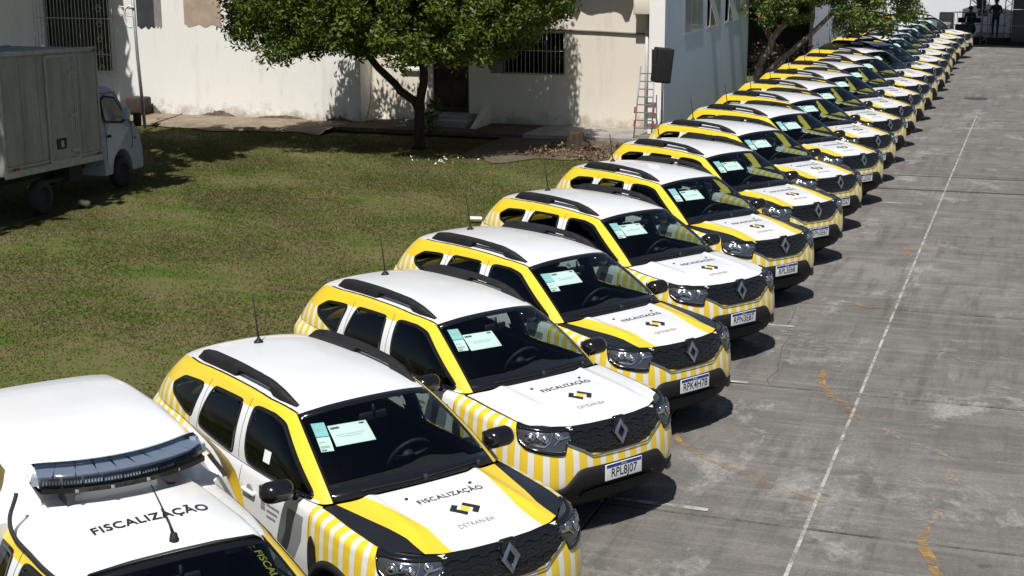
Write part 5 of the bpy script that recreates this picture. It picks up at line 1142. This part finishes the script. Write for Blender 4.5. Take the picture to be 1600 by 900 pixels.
t_ = thing('service_pole', 'slim grey service pole with a meter bracket standing before the white wall', 'pole', (-17.6, 24.2, 0)); g = Geo(); g.tube([(0, 0, 0), (-.10, 0, 1.9), (-.17, .0, 4.6)], .045, 10); g.ob('post', ['galv'], t_)
g = Geo(); g.tube([(-.17+.18*math.cos(t)-.05, -.05, 2.95+.28*math.sin(t)) for t in np.linspace(.9, 4.9, 12)], .025, 8); g.tube([(-.50, -.03, 3.02), (-.15, -.02, 2.95)], .018, 6); g.tube([(-.55, -.03, 3.22), (-.15, -.02, 3.15)], .018, 6); g.ob('cable_bracket', ['white_frame'], t_)
g = Geo(); g.rbox((-19.15, 26.3, .36), (.62, .42, .46), .06, 2); tag(g.ob('rubble_box', ['box_brown']), 'low dark brown box against the foot of the white wall behind the pole', 'box')
t_ = thing('leaning_board', 'orange brown board leaning behind the annex corner', 'board', (-3.72, 38.8, 0)); g = Geo(); g.box((.35, .2, 1.45), (.20, .06, 2.6), (0, R(-24), 0)); g.ob('board', ['wood_warm'], t_)
# stump, litter, stones
t_ = thing('tree_stump', 'short weathered tree stump at the end of the lawn by the parked row', 'stump', (-5.4, 23.75, 0)); g = Geo(); g.lathe([(.30, -.05), (.22, .15), (.19, .42), (.17, .46), (.0, .47)], (0, 0, 0), 'z', 14); g.tube([(0, 0, .2), (.4, -.1, .12), (.75, -.2, .0)], [.10, .07, .03], 7); g.ob('trunk', ['bark'], t_)
cen = [(rr.uniform(-6.3, -4.0), rr.uniform(22.6, 24.4), rr.uniform(.02, .16)) for _ in range(60)]; tag(link('leaf_litter', leaves('leaf_litter', cen, 14, .28, .05, 'dry_leaf', 31, .3)), kind='stuff')
cen = [(-7.7+rr.gauss(0, .6), 21.3+rr.gauss(0, .3), .02) for _ in range(11)]; tag(link('fallen_petals', leaves('fallen_petals', cen, 3, .12, .035, 'petal', 32, .2)), kind='stuff')
g = Geo(); 
for _ in range(16): a = rr.uniform(0, 3.14); x, y = -7.6+rr.gauss(0, .5), 15.9+rr.gauss(0, .35); L = rr.uniform(.15, .4); g.tube([(x, y, .05), (x+math.cos(a)*L, y+math.sin(a)*L, .09)], .010, 5)
tag(g.ob('dry_twigs', ['dry_leaf']), 'scatter of dry twigs lying on the lawn', 'twigs', kind='stuff')
g = Geo(); g.rbox((-12.15, 13.7, .05), (.24, .17, .13), .06, 3, rot=(.2, .3, .5)); tag(g.ob('stone', ['stone']), 'weathered stone at the lawn edge beside the truck', 'stone')
g = Geo(); g.rbox((-4.5, 14.7, .04), (.22, .14, .03), .01, 1, rot=(.1, .05, .4)); tag(g.ob('scrap_board', ['petal']), 'small white scrap of board lying on the grass behind the cars', 'scrap')

# ------------------------------------------------------------------ far end: fence wall, backdrop, stage
t_ = thing('grey_wall', 'dark blue grey wall behind the leaning tree and the far cars', 'wall', (-4, 44, 0)); 
for k in range(2): g = Geo(); g.rbox((1.45+.62*k, 0, 1.5), (.60, .14, 3.3), .02, 1); g.ob('panel', ['grey_wall'], t_)
t_ = thing('shed', 'dark open shed in deep shade behind the leaning tree', 'shed', (-4, 44, 0)); g = Geo(); g.box((-1.6, 3.2, 1.8), (5.4, .12, 3.6)); g.box((-1.6, .9, 3.66), (5.4, 4.7, .12)); g.box((1.05, 1.6, 1.8), (.12, 3.0, 3.58)); g.ob('wall', ['shed_dark'], t_)  # added dark box; shade of the gap behind the tree is its colour
t_ = thing('backdrop', 'tall white tarpaulin backdrop hung behind the stage', 'backdrop', (0, 66.5, 0))
g = Geo(); xs = np.linspace(-12, 5.2, 60); g.grid([[(x, .08*math.sin(x*2.3), z_) for x in xs] for z_ in (0, 2.5, 5)], 0); bd = g.ob('sheet', ['tarp_white'], t_)
g = Geo(); put_text(g, 'N E', .55, lambda u, v: (1.75+u, -.12, 1.95+v)); g.ob('backdrop_lettering', ['screen_grey'], bd)
st = thing('stage', 'low black stage under a dark awning at the far end of the yard', 'stage', (3.5, 63, 0))
g = Geo(); g.box((3.4, 1.2, .17), (10.2, 3.6, .34)); g.ob('platform', ['stage_black'], st)
g = Geo(); g.box((3.4, -1.2, 4.3), (11.5, 6.4, .12)); g.ob('awning', ['stage_black'], st)
def truss(x, y, name='truss_post'):
    g = Geo()
    for dx in (-.14, .14): g.tube([(x+dx, y, 0), (x+dx, y, 4.3)], .028, 6)
    for k in range(11): z_ = .15+.38*k; g.tube([(x-.14, y, z_), (x+.14, y, z_+.19)], .014, 5); g.tube([(x+.14, y, z_+.19), (x-.14, y, z_+.38)], .014, 5)
    g.ob(name, ['galv'], st)
truss(-.35-3.5+2.6, -.7); truss(-3.5+3.25, -.5)
g = Geo(); g.tube([(-2.6, -.55, 1.45), (-.3, -.55, 1.45)], .02, 6); g.tube([(-2.6, -.55, .9), (-.3, -.55, .9)], .015, 6)
for x in (-2.6, -1.8, -1.0): g.tube([(x, -.55, .3), (x, -.55, 1.45)], .018, 6)
g.ob('railing', ['iron_dark'], st)
t_ = thing('stage_screen', 'dark grey panelled screen standing at the right of the stage', 'screen', (4.15, 62.1, 0))
for r_ in range(5): g = Geo(); g.rbox((.55, 0, .55+.72*r_), (2.5, .12, .70), .01, 1); g.ob('panel', ['screen_grey'], t_)
g = Geo(); g.box((.55, .02, .1), (2.6, .16, .2)); g.ob('base', ['stage_black'], t_)
def amp(label, x, y, z_, d, mat='stage_black'): t_ = thing('stage_speaker', label, 'speaker', (x, y, z_)); g = Geo(); g.rbox((0, 0, d[2]/2), d, .03, 1); cb = g.ob('cabinet', [mat], t_); g = Geo(); g.rbox((0, -d[1]/2-.005, d[2]/2), (d[0]*.85, .02, d[2]*.85), .006, 1); g.ob('grille', ['rubber'], cb)
amp('tall dark stage speaker at the left end of the stage', .55, 62.5, .3, (.62, .5, 1.15)); amp('dark speaker hung high above the stage platform', 2.05, 62.6, 1.62, (.40, .36, .55)); amp('low wide black bass cabinet on the stage floor', 1.35, 62.3, .3, (.75, .5, .62))
t_ = thing('covered_table', 'high table under a grey cloth at the left of the stage', 'table', (.55, 60.9, 0)); g = Geo(); g.lathe([(.42, 0), (.33, .5), (.30, .95), (.32, 1.08), (.0, 1.09)], (0, 0, 0), 'z', 18); g.ob('tablecloth', ['cloth_grey'], t_)
t_ = thing('drum_kit', 'dark drum kit standing on the stage beside the railing', 'drum kit', (1.55, 63.1, .34)); g = Geo(); g.lathe([(.0, -.25), (.30, -.25), (.30, .25), (.0, .25)], (0, 0, .32), 'y', 20); g.ob('drum', ['stage_black'], t_)
for dx, z_ in ((-.35, .72), (.35, .72), (.05, .78)): g = Geo(); g.lathe([(.0, .12), (.17, .12), (.17, -.1), (.0, -.1)], (dx, 0, z_), 'z', 16); g.ob('drum', ['stage_black'], t_)
for dx in (-.55, .6): g = Geo(); g.lathe([(.0, .02), (.24, 0), (.0, -.005)], (dx, 0, 1.12), 'z', 16); g.tube([(dx, 0, 0), (dx, 0, 1.12)], .012, 5); g.ob('cymbal', ['galv'], t_)
# people on the stage
def person(label, c, rz, pose, mats=('cloth_black', 'skin_dark')):
    t_ = thing('person', label, 'person', c, rz)
    J = {'pelvis': (0, 0, .95), 'waist': (0, 0, 1.10), 'chest': (0, 0, 1.32), 'neck': (0, .0, 1.48), 'head': (0, .02, 1.60), 'crown': (0, .02, 1.72), 'hipL': (.10, 0, .92), 'kneeL': (.11, .03, .50), 'ankL': (.11, 0, .09), 'toeL': (.12, .15, .04), 'hipR': (-.10, 0, .92), 'kneeR': (-.11, .03, .50), 'ankR': (-.11, 0, .09), 'toeR': (-.12, .15, .04),
         'shL': (.19, 0, 1.40), 'elL': (.24, .04, 1.13), 'wrL': (.25, .20, .96), 'haL': (.24, .26, .90), 'shR': (-.19, 0, 1.40), 'elR': (-.24, .04, 1.13), 'wrR': (-.25, .20, .96), 'haR': (-.24, .26, .90)}
    J.update(pose); rad = dict(pelvis=.15, waist=.135, chest=.155, neck=.058, head=.098, crown=.07, hipL=.095, kneeL=.065, ankL=.045, toeL=.04, hipR=.095, kneeR=.065, ankR=.045, toeR=.04, shL=.06, elL=.046, wrL=.034, haL=.036, shR=.06, elR=.046, wrR=.034, haR=.036)
    E_ = [('pelvis', 'waist'), ('waist', 'chest'), ('chest', 'neck'), ('neck', 'head'), ('head', 'crown'), ('pelvis', 'hipL'), ('hipL', 'kneeL'), ('kneeL', 'ankL'), ('ankL', 'toeL'), ('pelvis', 'hipR'), ('hipR', 'kneeR'), ('kneeR', 'ankR'), ('ankR', 'toeR'), ('chest', 'shL'), ('shL', 'elL'), ('elL', 'wrL'), ('wrL', 'haL'), ('chest', 'shR'), ('shR', 'elR'), ('elR', 'wrR'), ('wrR', 'haR')]
    names = list(J); me = bpy.data.meshes.new('body'); V = [J[n] for n in names]; ed = [(names.index(a), names.index(b)) for a, b in E_]; rl = [rad[n] for n in names]
    for sd in ('L', 'R'):                                  # five fingers on each hand
        h = Vector(J['ha'+sd]); dv = (h-Vector(J['wr'+sd])).normalized(); lat = dv.cross(Vector((0, 0, 1))).normalized()
        for k in range(5):
            o_ = lat*(.030-.018*k); b_ = len(V); L = (.05, .075, .085, .078, .06)[k]; dd = dv if k else (dv*.6+lat*.8)
            V += [tuple(h+o_+dd*.03), tuple(h+o_+dd*L+Vector((0, 0, -.02)))]; rl += [.011, .008]; ed += [(names.index('ha'+sd), b_), (b_, b_+1)]
    me.from_pydata(V, ed, []); o = bpy.data.objects.new('body', me); COLL.objects.link(o)
    md = o.modifiers.new('skin', 'SKIN'); md.use_smooth_shade = True; sv = me.skin_vertices[0].data
    for i, r_ in enumerate(rl): sv[i].radius = (r_, r_); sv[i].use_root = i == 0
    o.modifiers.new('sub', 'SUBSURF').levels = 1; dg = bpy.context.evaluated_depsgraph_get(); me2 = bpy.data.meshes.new_from_object(o.evaluated_get(dg)); bpy.data.objects.remove(o); me2.name = 'body'; me2.materials.clear()
    for q in mats: me2.materials.append(M[q])
    for p in me2.polygons: c_ = p.center; p.use_smooth = True; p.material_index = 1 if c_.z > J['neck'][2] or (Vector(J['haL'])-c_).length < .13 or (Vector(J['haR'])-c_).length < .13 else 0
    link('body', me2, t_); hd = Vector(J['head']); g = Geo(); g.lathe([(.106, 0), (.112, .04), (.10, .09), (.06, .125), (.0, .135)], tuple(hd+Vector((0, -.015, .02))), 'z', 14); g.ob('hair', ['hair'], t_)
    g = Geo(); f = hd+Vector((0, .09, 0)); g.rbox(f+Vector((0, .012, -.01)), (.028, .03, .045), .012, 2); [g.rbox(f+Vector((dx, -.004, .025)), (.03, .012, .014), .005, 1, mi=1) for dx in (-.035, .035)]; g.rbox(f+Vector((0, -.004, -.055)), (.05, .012, .014), .005, 1, mi=1); [g.rbox(hd+Vector((dx, 0, 0)), (.02, .045, .06), .01, 1) for dx in (-.105, .105)]; g.ob('face', ['skin_dark', 'hair'], t_)
    return t_
person('standing musician in dark clothes holding a guitar in front of the bright backdrop', (2.72, 62.6, .34), R(165), {'elL': (.30, .02, 1.15), 'wrL': (.42, .18, 1.22), 'haL': (.47, .22, 1.25), 'elR': (-.27, .02, 1.13), 'wrR': (-.08, .24, 1.06), 'haR': (-.02, .25, 1.04)})
t_ = thing('guitar', 'dark guitar held by the standing musician on the stage', 'guitar', (2.72, 62.6, .34), R(165)); g = Geo(); g.rbox((-.10, .27, 1.06), (.34, .06, .26), .05, 2, rot=(0, R(-14), 0)); g.ob('body', ['stage_black'], t_); g = Geo(); g.tube([(.06, .27, 1.10), (.62, .25, 1.28)], .018, 6); g.box((.68, .25, 1.30), (.14, .03, .06), (0, R(-18), 0)); g.ob('neck', ['stage_black'], t_)
sit = {'pelvis': (0, 0, .55), 'waist': (0, .02, .70), 'chest': (0, .05, .93), 'neck': (0, .07, 1.08), 'head': (0, .10, 1.20), 'crown': (0, .10, 1.32), 'hipL': (.10, .02, .53), 'kneeL': (.16, .42, .55), 'ankL': (.16, .42, .10), 'toeL': (.17, .57, .05), 'hipR': (-.10, .02, .53), 'kneeR': (-.16, .42, .55), 'ankR': (-.16, .42, .10), 'toeR': (-.17, .57, .05), 'shL': (.19, .05, 1.0), 'elL': (.25, .12, .76), 'wrL': (.2, .34, .78), 'haL': (.19, .41, .80), 'shR': (-.19, .05, 1.0), 'elR': (-.25, .12, .76), 'wrR': (-.2, .34, .78), 'haR': (-.19, .41, .80)}
person('seated drummer in dark clothes behind the drum kit', (1.55, 63.75, .34), R(180), sit)
t_ = thing('stool', 'small black stool under the seated drummer', 'stool', (1.55, 63.75, .34)); g = Geo(); g.lathe([(.0, .43), (.17, .43), (.17, .36), (.0, .36)], (0, 0, 0), 'z', 16); g.ob('seat', ['stage_black'], t_); 
for k in range(3): g = Geo(); a = 2.1*k; g.tube([(0, 0, .36), (.2*math.cos(a), .2*math.sin(a), 0)], .012, 5); g.ob('leg', ['galv'], t_)
t_ = thing('music_stand', 'thin music stand with a white sheet beside the musician', 'music stand', (2.15, 62.4, .34)); g = Geo(); g.tube([(0, 0, 0), (0, 0, 1.0)], .014, 6); [g.tube([(0, 0, .3), (.25*math.cos(a), .25*math.sin(a), 0)], .01, 5) for a in (0, 2.1, 4.2)]; g.ob('post', ['iron_dark'], t_); g = Geo(); g.box((0, 0, 1.1), (.45, .02, .32), (R(-25), 0, 0)); g.ob('desk', ['iron_dark'], t_)
bpy.context.view_layer.update()
